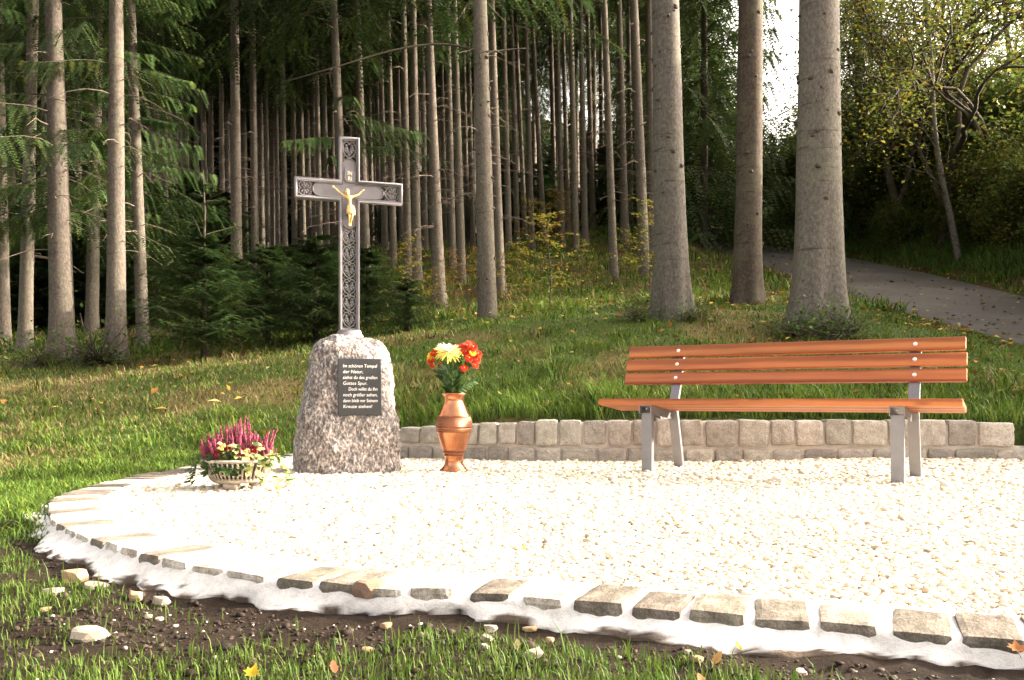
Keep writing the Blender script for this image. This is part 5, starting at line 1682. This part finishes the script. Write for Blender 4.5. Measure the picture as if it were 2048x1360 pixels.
def bl_meshes(seed, bark, **k):
    acc, (V, Ft, c) = broadleaf(seed, **k)
    w = acc.mesh('limbs', MAT[bark], True)
    return w, mesh_np('crown', V, Ft, MAT['leaf'], col=c)
TREE_BL = [bl_meshes(1, 'bark_dark', d=(.08, 0, 1), l=2.6, rad=.125, depth=5, per=10, size=.085, pal=AUT, spread=.30),
           bl_meshes(2, 'bark_dark', d=(-.1, 0, 1), l=2.2, rad=.11, depth=5, per=9, size=.085, pal=AUT, spread=.30),
           bl_meshes(3, 'bark_dark', d=(.12, .1, 1), l=2.9, rad=.09, depth=5, per=8, size=.08, pal=AUT[:4], spread=.34)]
DARKG = [(.085, .135, .030), (.11, .155, .034), (.14, .17, .036), (.18, .185, .04), (.07, .115, .026)]
def shrub_mesh(seed, n, pal, size=.075, R=(1.1, 1.1, .85)):
    r = np.random.default_rng(seed); acc = Acc(); pts = []
    for k in range(15):
        a = r.uniform(0, 6.28); lean = r.uniform(.1, .9)
        tip = np.array((math.cos(a) * R[0] * lean, math.sin(a) * R[1] * lean, R[2] * 2 * (1.05 - .45 * lean) * r.uniform(.7, 1.05)))
        c = catmull([(0, 0, -.1), tip * np.array((.3, .3, .45)), tip * np.array((.75, .75, .85)), tip], 4)
        acc.add(*tube(c, np.linspace(.018, .004, len(c)), 4, cap=False))
        for m in range(3, len(c)):
            pts.append(c[m])
            q = c[m] + r.normal(0, .22, 3); pts.append(q)
            acc.add(*tube(np.array([c[m], (c[m] + q) / 2, q]), [.006, .004, .002], 3, cap=False))
    P = np.array(pts)
    P = P[r.integers(0, len(P), n)] + r.normal(0, .15, (n, 3))
    P[:, 2] = np.abs(P[:, 2] - .02) + .02
    V, Ft, c = leaf_cloud(P, size, pal, r, .5)
    return acc.mesh('stems', MAT['bark_dark']), mesh_np('crown', V, Ft, MAT['leaf'], col=c)
SHRUB = [shrub_mesh(1, 5200, DARKG), shrub_mesh(2, 4600, DARKG[1:] + [(.11, .11, .02)]), shrub_mesh(3, 4200, DARKG[2:] + AUT[:3])]

def place_bl(name, meshes, X, Y, rz, s, label, cat, group, names=('limbs', 'crown'), tilt=(0, 0)):
    root = empty(name, (X, Y, float(ground_z(X, Y)) - .03))
    root.rotation_euler = (tilt[0], tilt[1], rz)
    tag(root, label, cat, group)
    for nm, me in zip(names, meshes): link(nm, me, root, None, None, s)
    return root

# bank across the road
bank_trees = [(1800, 21, 0, 0, 1.0, 'gnarled dark-limbed tree with yellowing leaves across the road'), (1880, 19.5, 1, 2, 1.05, 'dark forked tree on the bank behind the pale leaning birch'), (2035, 18.8, 2, 4, 1.0, 'tree with bent dark stems at the right edge of the picture'), (2110, 22, 0, 1, .9, 'autumn tree at the right edge behind the bent stems'),
              (1950, 24, 1, 3, 1.1, 'leafy autumn tree further back on the bank'), (1760, 27, 2, 5, .9, 'thin yellowing tree behind the hanging spruce boughs'), (1860, 29, 0, 2.4, .9, 'background tree between the birch and the sky'), (2060, 28, 1, .5, .9, 'background tree high on the bank at the far right')]
for px, Y, k, rz, s, lab in bank_trees:
    place_bl('autumn_tree', TREE_BL[k], at(px, Y), Y, rz, s, lab, 'tree', 'autumn trees on the bank', ('trunk', 'crown'))
def birch():
    Y = 18.0; X = at(1908, Y); Z = float(ground_z(X, Y))
    root = empty('birch_tree', (X, Y, Z))
    tag(root, 'slender pale birch leaning left over the bank across the road', 'tree')
    k = Y / F
    pts = [((px - 1908) * k, 0, EYE - (py - 797) * k - Z) for px, py in ((1922, 545), (1908, 470), (1898, 420), (1884, 360), (1868, 250), (1862, 120), (1850, 0), (1846, -120), (1850, -260))]
    c = catmull(pts, 4)
    link('trunk', mesh_np('trunk', *tube(c, np.linspace(.075, .035, len(c)), 10), MAT['bark_birch'], smooth=True), root)
    r = np.random.default_rng(3); acc = Acc(); tips = []
    for q in range(10, len(c), 2):
        grow(r, c[q], (r.uniform(-1, 1), r.uniform(-1, 1), .7), .8, .022, 2, acc, tips, .3, .1, 2, .7)
    link('limbs', acc.mesh('limbs', MAT['bark_dark']), root)
    T = np.array(tips); P = np.repeat(T, 4, 0) + r.normal(0, .2, (len(T) * 4, 3))
    V, Ft, cc = leaf_cloud(P, .06, AUT[:4], r)
    link('crown', mesh_np('crown', V, Ft, MAT['leaf'], col=cc), root)
birch()
THICKET = [shrub_mesh(51, 9500, DARKG[1:] + AUT[2:5], .08, (1.5, 1.5, 1.9)), shrub_mesh(52, 8500, DARKG[2:] + AUT[:4], .08, (1.4, 1.4, 2.2))]
for k, (px, Y) in enumerate([(1725, 23.0), (1790, 24), (1850, 22), (1905, 22.5), (1985, 21.5)]):
    place_bl('shrub', THICKET[k % 2], at(px, Y), Y, k * 1.1, .85 + .05 * (k % 4), 'one of the tall loose leafy bushes between the trees on the bank', 'bush', 'tall bushes among the bank trees', ('stems', 'crown'))
sh = random.Random(9)
kk = 0
for Y in np.arange(14.2, 30, 1.25):
    for off in (9.5, 10.4, 11.5):
        X = road_cx(Y) + off - 7 + sh.uniform(-.35, .35)
        if X / Y > .66: continue
        s = sh.uniform(.8, 1.1) * (1.0 if off < 11 else 1.25)
        s *= .75 if off < 10 else (1.15 if off < 11 else 1.35)
        place_bl('shrub', SHRUB[kk % 3], X, Y + sh.uniform(-.4, .4), sh.uniform(0, 6), s, 'one of the tangled leafy shrubs covering the bank across the road', 'shrub', 'shrubs on the bank', ('stems', 'crown'))
        kk += 1
for k, (px, Y, s, lab) in enumerate([(1560, 33, 1.6, 'yellow-green shrub at the bend of the road under the open sky'), (1605, 31, 1.5, 'bushy shrub at the roadside just left of the thickest trunk'), (1540, 37, 1.8, 'shrub beyond the bend behind the yellow-green one'), (1660, 30, 1.7, 'tall roadside shrub behind the thickest trunk'), (1500, 42, 1.8, 'far shrub at the end of the road behind the darker trunk'), (1445, 46, 1.8, 'far dark shrub at the end of the road beside the bushy spruce')]):
    place_bl('shrub', SHRUB[2 if k < 4 else 0], at(px, Y), Y, k, s, lab, 'shrub', 'shrubs at the bend of the road', ('stems', 'crown'))
for k, (px, Y, s) in enumerate([(1520, 60, .55), (1548, 62, .62), (1580, 63, .58), (1605, 66, .66), (1640, 64, .6), (1475, 58, .75), (1690, 60, .7)]):
    spruce(px, Y, px, 6, 5, 'one of the far spruce tops on the skyline beyond the bend of the road', 'full', dead=False, seed=480 + k, group='far spruces on the skyline', sides=7, H=13 * s, crown_s=s)

# trees along the near stretch of the road, right of the picture: they throw the shade over wall, bench and slope
for k, (X, Y, top) in enumerate([(9.5, 8.2, 4.2), (9.7, 9.4, 4.8), (9.4, 10.5, 7.2), (9.5, 11.6, 7.4), (9.9, 13.2, 6.2)]):
    px = 1024 + F * X / Y
    s = (top - float(ground_z(X, Y))) / 13
    spruce(px, Y, px, 14 * 10 / Y, 10 * 10 / Y, 'one of the spruces along the road right of the picture that shade the slope', 'full', dead=False, seed=500 + k, group='spruces along the near stretch of road', sides=9, H=13 * s, crown_s=(.55, .55, s))

# beech saplings with yellow and orange leaves
YEL = [(.26, .21, .03), (.21, .20, .032), (.15, .17, .028), (.28, .16, .025), (.11, .15, .028)]
ORA = [(.27, .13, .03), (.22, .09, .022), (.28, .18, .03), (.16, .15, .03)]
def sapling_mesh(seed, pal, H=1.55, R=.58, n=620, size=.05):
    r = np.random.default_rng(seed); acc = Acc(); pts = []
    stem = catmull([(0, 0, -.1), (.03, 0, H * .35), (-.02, .02, H * .7), (.02, 0, H)], 6)
    acc.add(*tube(stem, np.linspace(.012, .004, len(stem)), 5, cap=False))
    for k in range(20):
        t = .22 + .76 * k / 20; z = H * t; a = k * 2.4 + r.uniform(-.3, .3)
        l = R * (1.15 - .75 * t) * r.uniform(.6, 1.15)
        q = np.array((math.cos(a) * l, math.sin(a) * l, z + l * r.uniform(.05, .3)))
        c = catmull([(0, 0, z), q * np.array((.5, .5, 1)) - np.array((0, 0, (q[2] - z) * .35)), q], 4)
        acc.add(*tube(c, np.linspace(.005, .0015, len(c)), 4, cap=False))
        for m in range(2, len(c)):
            for _ in range(3): pts.append(c[m] + np.array((r.normal(0, .07), r.normal(0, .07), r.normal(0, .012))))
    P = np.array(pts)
    P = P[r.integers(0, len(P), n)] + r.normal(0, .035, (n, 3)) * np.array((1, 1, .35))
    V, Ft, c = leaf_cloud(P, size, pal, r, .22)
    return acc.mesh('stem', MAT['bark_dark']), mesh_np('crown', V, Ft, MAT['leaf'], col=c)
SAP = [sapling_mesh(1, YEL), sapling_mesh(2, YEL + ORA[:1]), sapling_mesh(3, ORA)]
for k, (px, Y, v, s, lab) in enumerate([(1098, 12.4, 1, 1.12, 'largest yellow and orange beech sapling on the slope between vase and bench'), (1300, 14.6, 0, 1.3, 'yellow-leaved sapling close left of the big trunk behind the bench'), (1255, 15.5, 0, .8, 'low yellow sapling left of the taller yellow one by the big trunk'), (820, 13.0, 0, .95, 'narrow yellow-green sapling above the vase, right of the cross'), (905, 14.0, 2, .8, 'orange-leaved sapling between the leaning pale stem and the shaded trunk'),
                                     (1040, 14.0, 1, .85, 'yellow sapling right behind the shaded trunk on the slope'), (955, 15.2, 2, .75, 'small orange sapling just left of the shaded trunk'), (1165, 14.5, 1, .75, 'small sapling at the right of the largest yellow one'), (870, 12.2, 0, .6, 'little pale sapling left of the leaning stem foot'), (1010, 12.3, 0, .7, 'sapling with few leaves right of the shaded trunk foot'), (1118, 20, 2, 1.2, 'orange sapling deep in the wood behind the largest yellow one'), (1065, 19, 1, 1.2, 'yellow sapling on the mound deep in the wood')]):
    place_bl('beech_sapling', SAP[v], at(px, Y), Y, k * 1.3, s * .85, lab, 'sapling', 'beech saplings on the slope', ('stem', 'crown'))
# leafy tufts at the feet of trunks
WEED = [shrub_mesh(21, 420, [(.08, .14, .03), (.10, .17, .035), (.06, .11, .025)], .05, (.26, .26, .08)), shrub_mesh(22, 380, [(.08, .14, .03), (.12, .17, .04)], .05, (.22, .22, .075))]
for k, (px, Y, s, lab) in enumerate([(1655, 8.9, 1.0, 'leafy green plant at the foot of the thickest trunk'), (1690, 9.0, .8, 'smaller leafy plant on the right root of the thickest trunk'), (1585, 8.9, .75, 'leafy plant left of the foot of the thickest trunk'), (1275, 9.7, .7, 'leafy plant left of the foot of the big left-hand trunk'), (1385, 9.6, .6, 'small leafy plant at the right of the big left-hand trunk'), (190, 11.0, 1.2, 'dark leafy plant between the stout and the bright trunk on the left'), (85, 10.9, 1.0, 'leafy plant left of the stout flared trunk')]):
    place_bl('leafy_plant', WEED[k % 2], at(px, Y), Y, k, s, lab, 'plant', 'leafy plants at the feet of trunks', ('stems', 'leaves'))

# ------------------------------------------------------------------ grass, litter, foreground
def blades(X, Y, h, w, col, r, lean=.45, curl=.5):
    n = len(X)
    Z = ground_z(X, Y) - .005
    a = r.uniform(0, 2 * math.pi, n)
    d = np.stack([np.cos(a), np.sin(a)], -1)
    s = np.stack([-d[:, 1], d[:, 0]], -1)
    ln = h * np.abs(r.normal(lean, .25, n))
    P = np.stack([X, Y, Z], -1)
    S = np.concatenate([s, np.zeros((n, 1))], 1); D = np.concatenate([d, np.zeros((n, 1))], 1); U = np.array((0, 0, 1.0))
    hh = h[:, None]; ww = w[:, None] / 2; l = ln[:, None]
    mid = P + U * hh * .6 + D * l * .35
    tip = P + U * hh * (1 - .25 * np.clip(l / hh, 0, 1.5) * curl) + D * l
    V = np.stack([P - S * ww, P + S * ww, mid - S * ww * .8, mid + S * ww * .8, tip], 1).reshape(-1, 3)
    o = (np.arange(n) * 5)[:, None]
    return V, o + np.array((0, 1, 3, 2)), o + np.array((2, 3, 4)), np.repeat(col, 5, 0)

def outside(X, Y):
    k = ~in_poly(X, Y, PATIO)
    near = (Y < 7.3)
    d = np.full(X.shape, 9.0)
    d[near] = dist_poly(X[near], Y[near], wall_path)
    k &= d > .15
    k &= np.abs(X - road_cx(Y)) > 1.5 + .12 * np.sin(Y * 3.1) * np.sin(X * 2)
    return k

def build_grass():
    r = np.random.default_rng(12)
    sets = []
    def batch(n, y0, y1, x0, x1, hfun, wfun, power=1.6, cap=None):
        u = r.random(n)
        Y = (y0 ** (1 - power) + u * (y1 ** (1 - power) - y0 ** (1 - power))) ** (1 / (1 - power))
        X = r.uniform(x0, x1, n) * Y
        k = outside(X, Y)
        X, Y = X[k], Y[k]
        n1 = fbm(X * .9, Y * .9, 4, 21); n2 = fbm(X * 2.7, Y * 2.7, 4, 22); n3 = fbm(X * 5, Y * 5, 3, 24)
        keep = r.random(len(X)) < hfun(X, Y, n1, n2)[1]
        X, Y, n1, n2, n3 = (a[keep] for a in (X, Y, n1, n2, n3))
        h = hfun(X, Y, n1, n2)[0] * r.lognormal(0, .28, len(X))
        green = np.array((.082, .165, .022)); yg = np.array((.175, .210, .034)); straw = np.array((.27, .21, .10)); dk = np.array((.032, .068, .014))
        c = green + (yg - green) * r.random((len(X), 1)) * .8
        c = np.where(r.random((len(X), 1)) < .2, dk, c)
        # mown hay lies on the upper and left slope
        dwall = np.where(Y < 9, dist_poly(X, Y, np.vstack([wall_path, kerb_path[-60:]])), 9)
        hay = np.clip(sstep(.50, .66, n1) * .55 + .06, 0, 1) * sstep(.5, 1.3, dwall)
        hay = np.clip(hay + .42 * sstep(-1.0, -3.0, X) * sstep(6.2, 7.2, Y) * (1 - sstep(10.5, 12, Y)), 0, .9)
        c = np.where(r.random((len(X), 1)) < hay[:, None] * .75, straw * r.uniform(.6, 1.1, (len(X), 1)), c)
        c = c * (0.65 + .7 * n3[:, None])
        sets.append(blades(X, Y, h, wfun(Y) * r.uniform(.7, 1.3, len(X)), c, r, .85))
    def slope(X, Y, n1, n2):
        dwall = np.where(Y < 9.5, dist_poly(X, Y, np.vstack([wall_path, kerb_path[-50:]])), 9)
        lush = np.exp(-np.clip(dwall - .2, 0, 9) / .7) * sstep(-2.6, -.6, X) 
        h = .018 + .024 * n2 + .10 * lush * (.4 + 1.2 * n2) + .05 * sstep(.55, .7, n2) + .015 * sstep(-1.0, -3.0, X) * sstep(6, 7, Y)
        young = (Y < 6.3 - .25 * (X + 3)) & (X < -1.5)
        h = np.where(young, .035 + .02 * n2, h)
        p = np.clip(.65 + 1.2 * (n2 - .35) + lush, .4, 1) * (1 - .78 * sstep(12.0, 15.5, Y)) * sstep(2.8, 3.6, Y + .25 * (X + 1))
        return h, p
    batch(310000, 2.7, 12.5, -.92, .72, slope, lambda Y: .003 + .0008 * Y)
    batch(60000, 12, 26, -.70, .64, lambda X, Y, n1, n2: (.09 + .09 * n2, np.clip((n2 - .40) * 4, .03, 1)), lambda Y: .012 + .0006 * Y, 1.3)
    # tall herbs and grass on the bank across the road
    n = 26000
    Y = r.uniform(11, 27, n); X = road_cx(Y) + 2.0 + np.abs(r.normal(0, 1.5, n))
    sets.append(blades(X, Y, .17 * r.lognormal(0, .35, n), np.full(n, .022), np.array((.10, .165, .036)) * r.uniform(.6, 1.5, (n, 1)), r, .7))
    V = []; F4 = []; F3 = []; Cc = []; o = 0
    for v, f4, f3, c in sets:
        V.append(v); F4.append(f4 + o); F3.append(f3 + o); Cc.append(c); o += len(v)
    g = link('grass', mesh_np('grass', np.concatenate(V), [np.concatenate(F4), np.concatenate(F3)], MAT['grass'], col=np.concatenate(Cc)))
    tag(g, 'mixed green grass and faded hay covering the slope behind the wall', 'grass', kind='stuff')
    # sparse sown grass on the bare soil in front
    n = 80000
    Y = r.uniform(1.25, 4.0, n); X = r.uniform(-.78, .72, n) * Y
    cl = fbm(X * 3.2, Y * 3.2, 3, 51); left = sstep(-.6, -1.6, X)
    k = outside(X, Y) & (dist_poly(X, Y, kerb_path) > .13 + .06 * vnoise(X * 9, Y * 9, 3)) & (r.random(n) < np.clip((cl - .36) * 4.0, .04, 1) + .25 * left)
    X, Y = X[k], Y[k]
    col = np.array((.048, .105, .014)) + (np.array((.10, .14, .022)) - np.array((.048, .105, .014))) * r.random((len(X), 1))
    v, f4, f3, c = blades(X, Y, .023 * r.lognormal(0, .40, len(X)), np.full(len(X), .0026) * r.uniform(.7, 1.4, len(X)), col, r, .35)
    g = link('young_grass', mesh_np('young_grass', v, [f4, f3], MAT['grass'], col=c))
    tag(g, 'thin bright young grass sprouting from the bare soil in front of the kerb', 'grass', kind='stuff')
build_grass()

def build_soil():
    r = np.random.default_rng(21)
    def lumps(name, label, cat, n, size, pal, zoff, ymax=3.6, dmin=.10, mat='pebble'):
        Y = r.uniform(1.2, ymax, n); X = r.uniform(-.8, .74, n) * Y
        k = outside(X, Y) & (dist_poly(X, Y, kerb_path) > dmin)
        X, Y = X[k], Y[k]; m = len(X)
        S = size * r.lognormal(0, .45, m)
        B = ICO_V[None] * (1 + r.uniform(-.3, .3, (m, 12, 1))) * np.stack([S * r.uniform(.8, 1.4, m), S, S * r.uniform(.4, .8, m)], -1)[:, None]
        a = r.uniform(0, 6.28, m); ca, sa = np.cos(a)[:, None], np.sin(a)[:, None]
        V = np.stack([B[..., 0] * ca - B[..., 1] * sa + X[:, None], B[..., 0] * sa + B[..., 1] * ca + Y[:, None], B[..., 2] + (ground_z(X, Y) + S * zoff)[:, None]], -1).reshape(-1, 3)
        pal = np.array(pal)
        c = pal[r.integers(0, len(pal), m)] * r.uniform(.7, 1.25, (m, 1))
        Fc = (ICO_F[None] + (np.arange(m) * 12)[:, None, None]).reshape(-1, 3)
        o = link(name, mesh_np(name, V, Fc, MAT[mat], col=np.repeat(c, 12, 0)))
        tag(o, label, cat, kind='stuff')
    lumps('soil_clods', 'crumbly dark brown clods of soil in front of the kerb', 'soil', 24000, .0034, [(.032, .022, .016), (.024, .017, .012), (.045, .031, .023)], .1)
    lumps('small_stones', 'small pale stones scattered over the dark soil', 'stones', 420, .0034, [(.30, .25, .18), (.38, .33, .25), (.25, .2, .15), (.42, .38, .32)], .25)
    lumps('cement_crumbs', 'white crumbs of cement spilled at the edge of the kerb', 'crumbs', 200, .0028, [(.7, .68, .66), (.6, .57, .54)], .3, 3.6, .07)
build_soil()

def rock_mesh(seed, flat):
    bm = bmesh.new()
    bmesh.ops.create_icosphere(bm, subdivisions=2, radius=1)
    off = Vector((seed * 2.3, seed * 5.1, seed))
    for v in bm.verts:
        d = 1 + .35 * mnoise.noise(v.co * 1.3 + off) + .15 * mnoise.noise(v.co * 3.2 + off)
        v.co = v.co * d
        v.co.z = max(min(v.co.z, .62), -.6) 
        v.co.z *= flat
    return bm
def build_rocks():
    pale = noise_mat('pale_limestone', [(0.3, (0.24, 0.19, 0.14)), (0.55, (0.36, 0.31, 0.25)), (0.75, (0.46, 0.41, 0.34))], 22, 0.9, 0.6, 0.006, 80, var=(.85, 1.12, .01))
    tan = noise_mat('ochre_stone', [(0.3, (0.32, 0.20, 0.11)), (0.7, (0.52, 0.36, 0.22))], 22, 0.9, 0.6, 0.006, 80, var=(.85, 1.1, .01))
    specs = [(178, 1268, 40, 20, 'largest flat angular pale stone lying on the soil at the lower left', pale, .5), (150, 1152, 26, 20, 'ochre stone leaning against the white cement at the left', tan, .8), (195, 1172, 26, 9, 'thin pale stone just below the ochre one', pale, .4), (108, 1182, 24, 9, 'long thin pale stone left of the ochre one', pale, .35), (272, 1192, 16, 13, 'rounded beige stone in the grass right of the ochre one', tan, .8), (322, 1202, 18, 13, 'dirty white cement lump on the dark soil', pale, .8),
             (318, 1238, 9, 6, 'small cream pebble below the cement lump', pale, .6), (296, 1232, 9, 5, 'small flat pebble left of the cream one', pale, .5), (982, 1256, 14, 9, 'pale stone on the soil below the middle of the kerb', pale, .7), (972, 1276, 12, 9, 'grey stone just below the pale one under the kerb', pale, .7), (968, 1293, 11, 9, 'cream stone third down in the row under the kerb', pale, .7), (1066, 1306, 22, 10, 'flat pinkish stone in the grass at the lower middle', pale, .5), (1060, 1257, 16, 6, 'flat ochre stone close under the kerb right of the pale stones', tan, .4),
             (1100, 1279, 9, 7, 'round ochre pebble right of the flat one', tan, .8), (771, 1250, 12, 7, 'ochre pebble in the grass under the kerb', tan, .7), (1395, 1318, 12, 9, 'round buff stone left of the fallen tan leaf', tan, .8), (1600, 1345, 16, 9, 'lumpy white stone at the lower right', pale, .7), (1376, 1303, 8, 5, 'small white pebble near the white cement', pale, .6), (737, 1180, 34, 22, 'reddish brown stone set loose in the kerb line', None, .75), (90, 1218, 12, 5, 'thin flat stone at the far left', tan, .4), (735, 1299, 14, 6, 'flat buff pebble in the lower middle grass', tan, .4)]
    red = noise_mat('reddish_stone', [(0.3, (0.17, 0.10, 0.07)), (0.7, (0.33, 0.22, 0.16))], 20, 0.9, 0.6, 0.006, 80)
    for k, (px, py, hw, hh, lab, mat, flat) in enumerate(specs):
        Y = 2.0
        for _ in range(30):
            Y = Y * .5 + .5 * (EYE - float(ground_z(at(px, Y), Y))) * F / (py + hh * .5 - 797)
        X = at(px, Y)
        s = hw / F * Y
        z = float(ground_z(X, Y)) + hh / F * Y * .35
        if k == 18: Y = 2.075; X = at(px, Y); z = -.002
        o = link('rock', bm_mesh('rock', rock_mesh(k + 3, 1.0), mat or red, False), None, (X, Y, z), (random.uniform(-.2, .2), random.uniform(-.15, .15), random.uniform(-.5, .5)), (s, s * .8, min(max(hh / F * Y * 1.3, s * .25), s)))
        tag(o, lab, 'stone', 'loose stones around the kerb')
build_rocks()

def leaf_outline(kind):
    if kind == 'maple':
        a = [(0, -.55), (.12, -.30), (.50, -.42), (.42, -.18), (.85, -.02), (.55, .10), (.62, .38), (.30, .30), (.18, .55), (0, .95)]
    else:
        a = [(0, -.6), (.16, -.35), (.36, -.12), (.30, .02), (.44, .22), (.30, .34), (.24, .62), (0, .95)]
    return a + [(-x, y) for x, y in a[::-1][1:-1]]
def build_leaves():
    specs = [(505, 1348, 15, 'maple', (.52, .34, .03), 'yellow fallen maple leaf at the bottom left of the soil'), (668, 1340, 16, 'oak', (.17, .07, .035), 'reddish brown fallen leaf lying on the soil below the kerb'), (1433, 1322, 15, 'oak', (.44, .24, .09), 'tan fallen leaf standing up in the soil at the lower right'), (2034, 1318, 16, 'maple', (.33, .13, .05), 'brown curled maple leaf on the white cement at the right edge'), (1035, 1295, 13, 'oak', (.42, .36, .16), 'pale yellow-green fallen leaf beside the pinkish stone'), (1478, 1297, 11, 'oak', (.34, .25, .06), 'small olive fallen leaf close under the white cement'),
             (1048, 1101, 5, 'oak', (.7, .55, .03), 'tiny yellow leaf lying on the gravel'), (1405, 1365, 14, 'oak', (.45, .26, .12), 'fallen leaf cut by the bottom edge')]
    for k, (px, py, hw, kind, col, lab) in enumerate(specs):
        Y = 2.0
        g = (lambda x, y: 0.0) if k in (6,) else ground_z
        for _ in range(30): Y = Y * .5 + .5 * (EYE - float(g(at(px, Y), Y)) - .01) * F / (py - 797)
        if k == 3: Y = 1.585
        X = at(px, Y); s = hw / F * Y * 1.5
        P = np.array(leaf_outline(kind)) * s
        r = random.Random(k)
        z = .25 * np.abs(P[:, 0]) + .35 * s * (P[:, 1] / s) ** 2 * .5
        V = np.vstack([[(0, 0, 0)], np.column_stack([P, z])]); n = len(P)
        Ft = np.array([(0, 1 + i, 1 + (i + 1) % n) for i in range(n)])
        c = np.tile(np.array(col), (len(V), 1)); c[0] *= .7
        root = link('fallen_leaf', mesh_np('fallen_leaf', V, Ft, MAT['litter'], col=c), None, (X, Y, float(g(X, Y)) + (.012 if k != 6 else .016) + (.028 if k == 3 else 0)), (math.radians(r.uniform(25, 50)), r.uniform(-.3, .3), r.uniform(-.9, .9)))
        tag(root, lab, 'leaf', 'fallen leaves in the foreground')
        link('leaf_stalk', mesh_np('leaf_stalk', *tube([(0, -.5 * s, .1 * s), (.05 * s, -.8 * s, .05 * s), (.02 * s, -1.1 * s, .1 * s)], .0009, 4), MAT['twig']), root)
    # leaf litter over slope, wood floor and road
    r = np.random.default_rng(31)
    n = 14000
    Y = r.uniform(6.6, 26, n); X = r.uniform(-.62, .64, n) * Y
    rd = X - road_cx(Y)
    p = np.where(np.abs(rd) < 1.5, .22, .08) + .85 * np.exp(-((np.abs(rd) - 1.75) / .35) ** 2) + .45 * ((Y > 11.5) & (Y < 19) & (X > -2) & (X < 4.5)) + .25 * ((X > 1) & (X < 5.5))
    k = (r.random(n) < p) & ~in_poly(X, Y, PATIO)
    X, Y = X[k], Y[k]
    on = np.abs(X - road_cx(Y)) < 1.55
    Z = np.where(on, np.interp(Y, ROAD_Y, ROAD_Z) + .055, ground_z(X, Y) + r.uniform(.02, .09, len(X)))
    V, Ft, c = leaf_cloud(np.stack([X, Y, Z], -1), .075, [(.36, .24, .04), (.30, .14, .04), (.42, .30, .06), (.22, .11, .04), (.34, .28, .10)], r, .25)
    tag(link('fallen_leaves', mesh_np('fallen_leaves', V, Ft, MAT['litter'], col=c)), 'yellow and brown fallen leaves strewn over slope, verge and road', 'leaves', kind='stuff')
build_leaves()
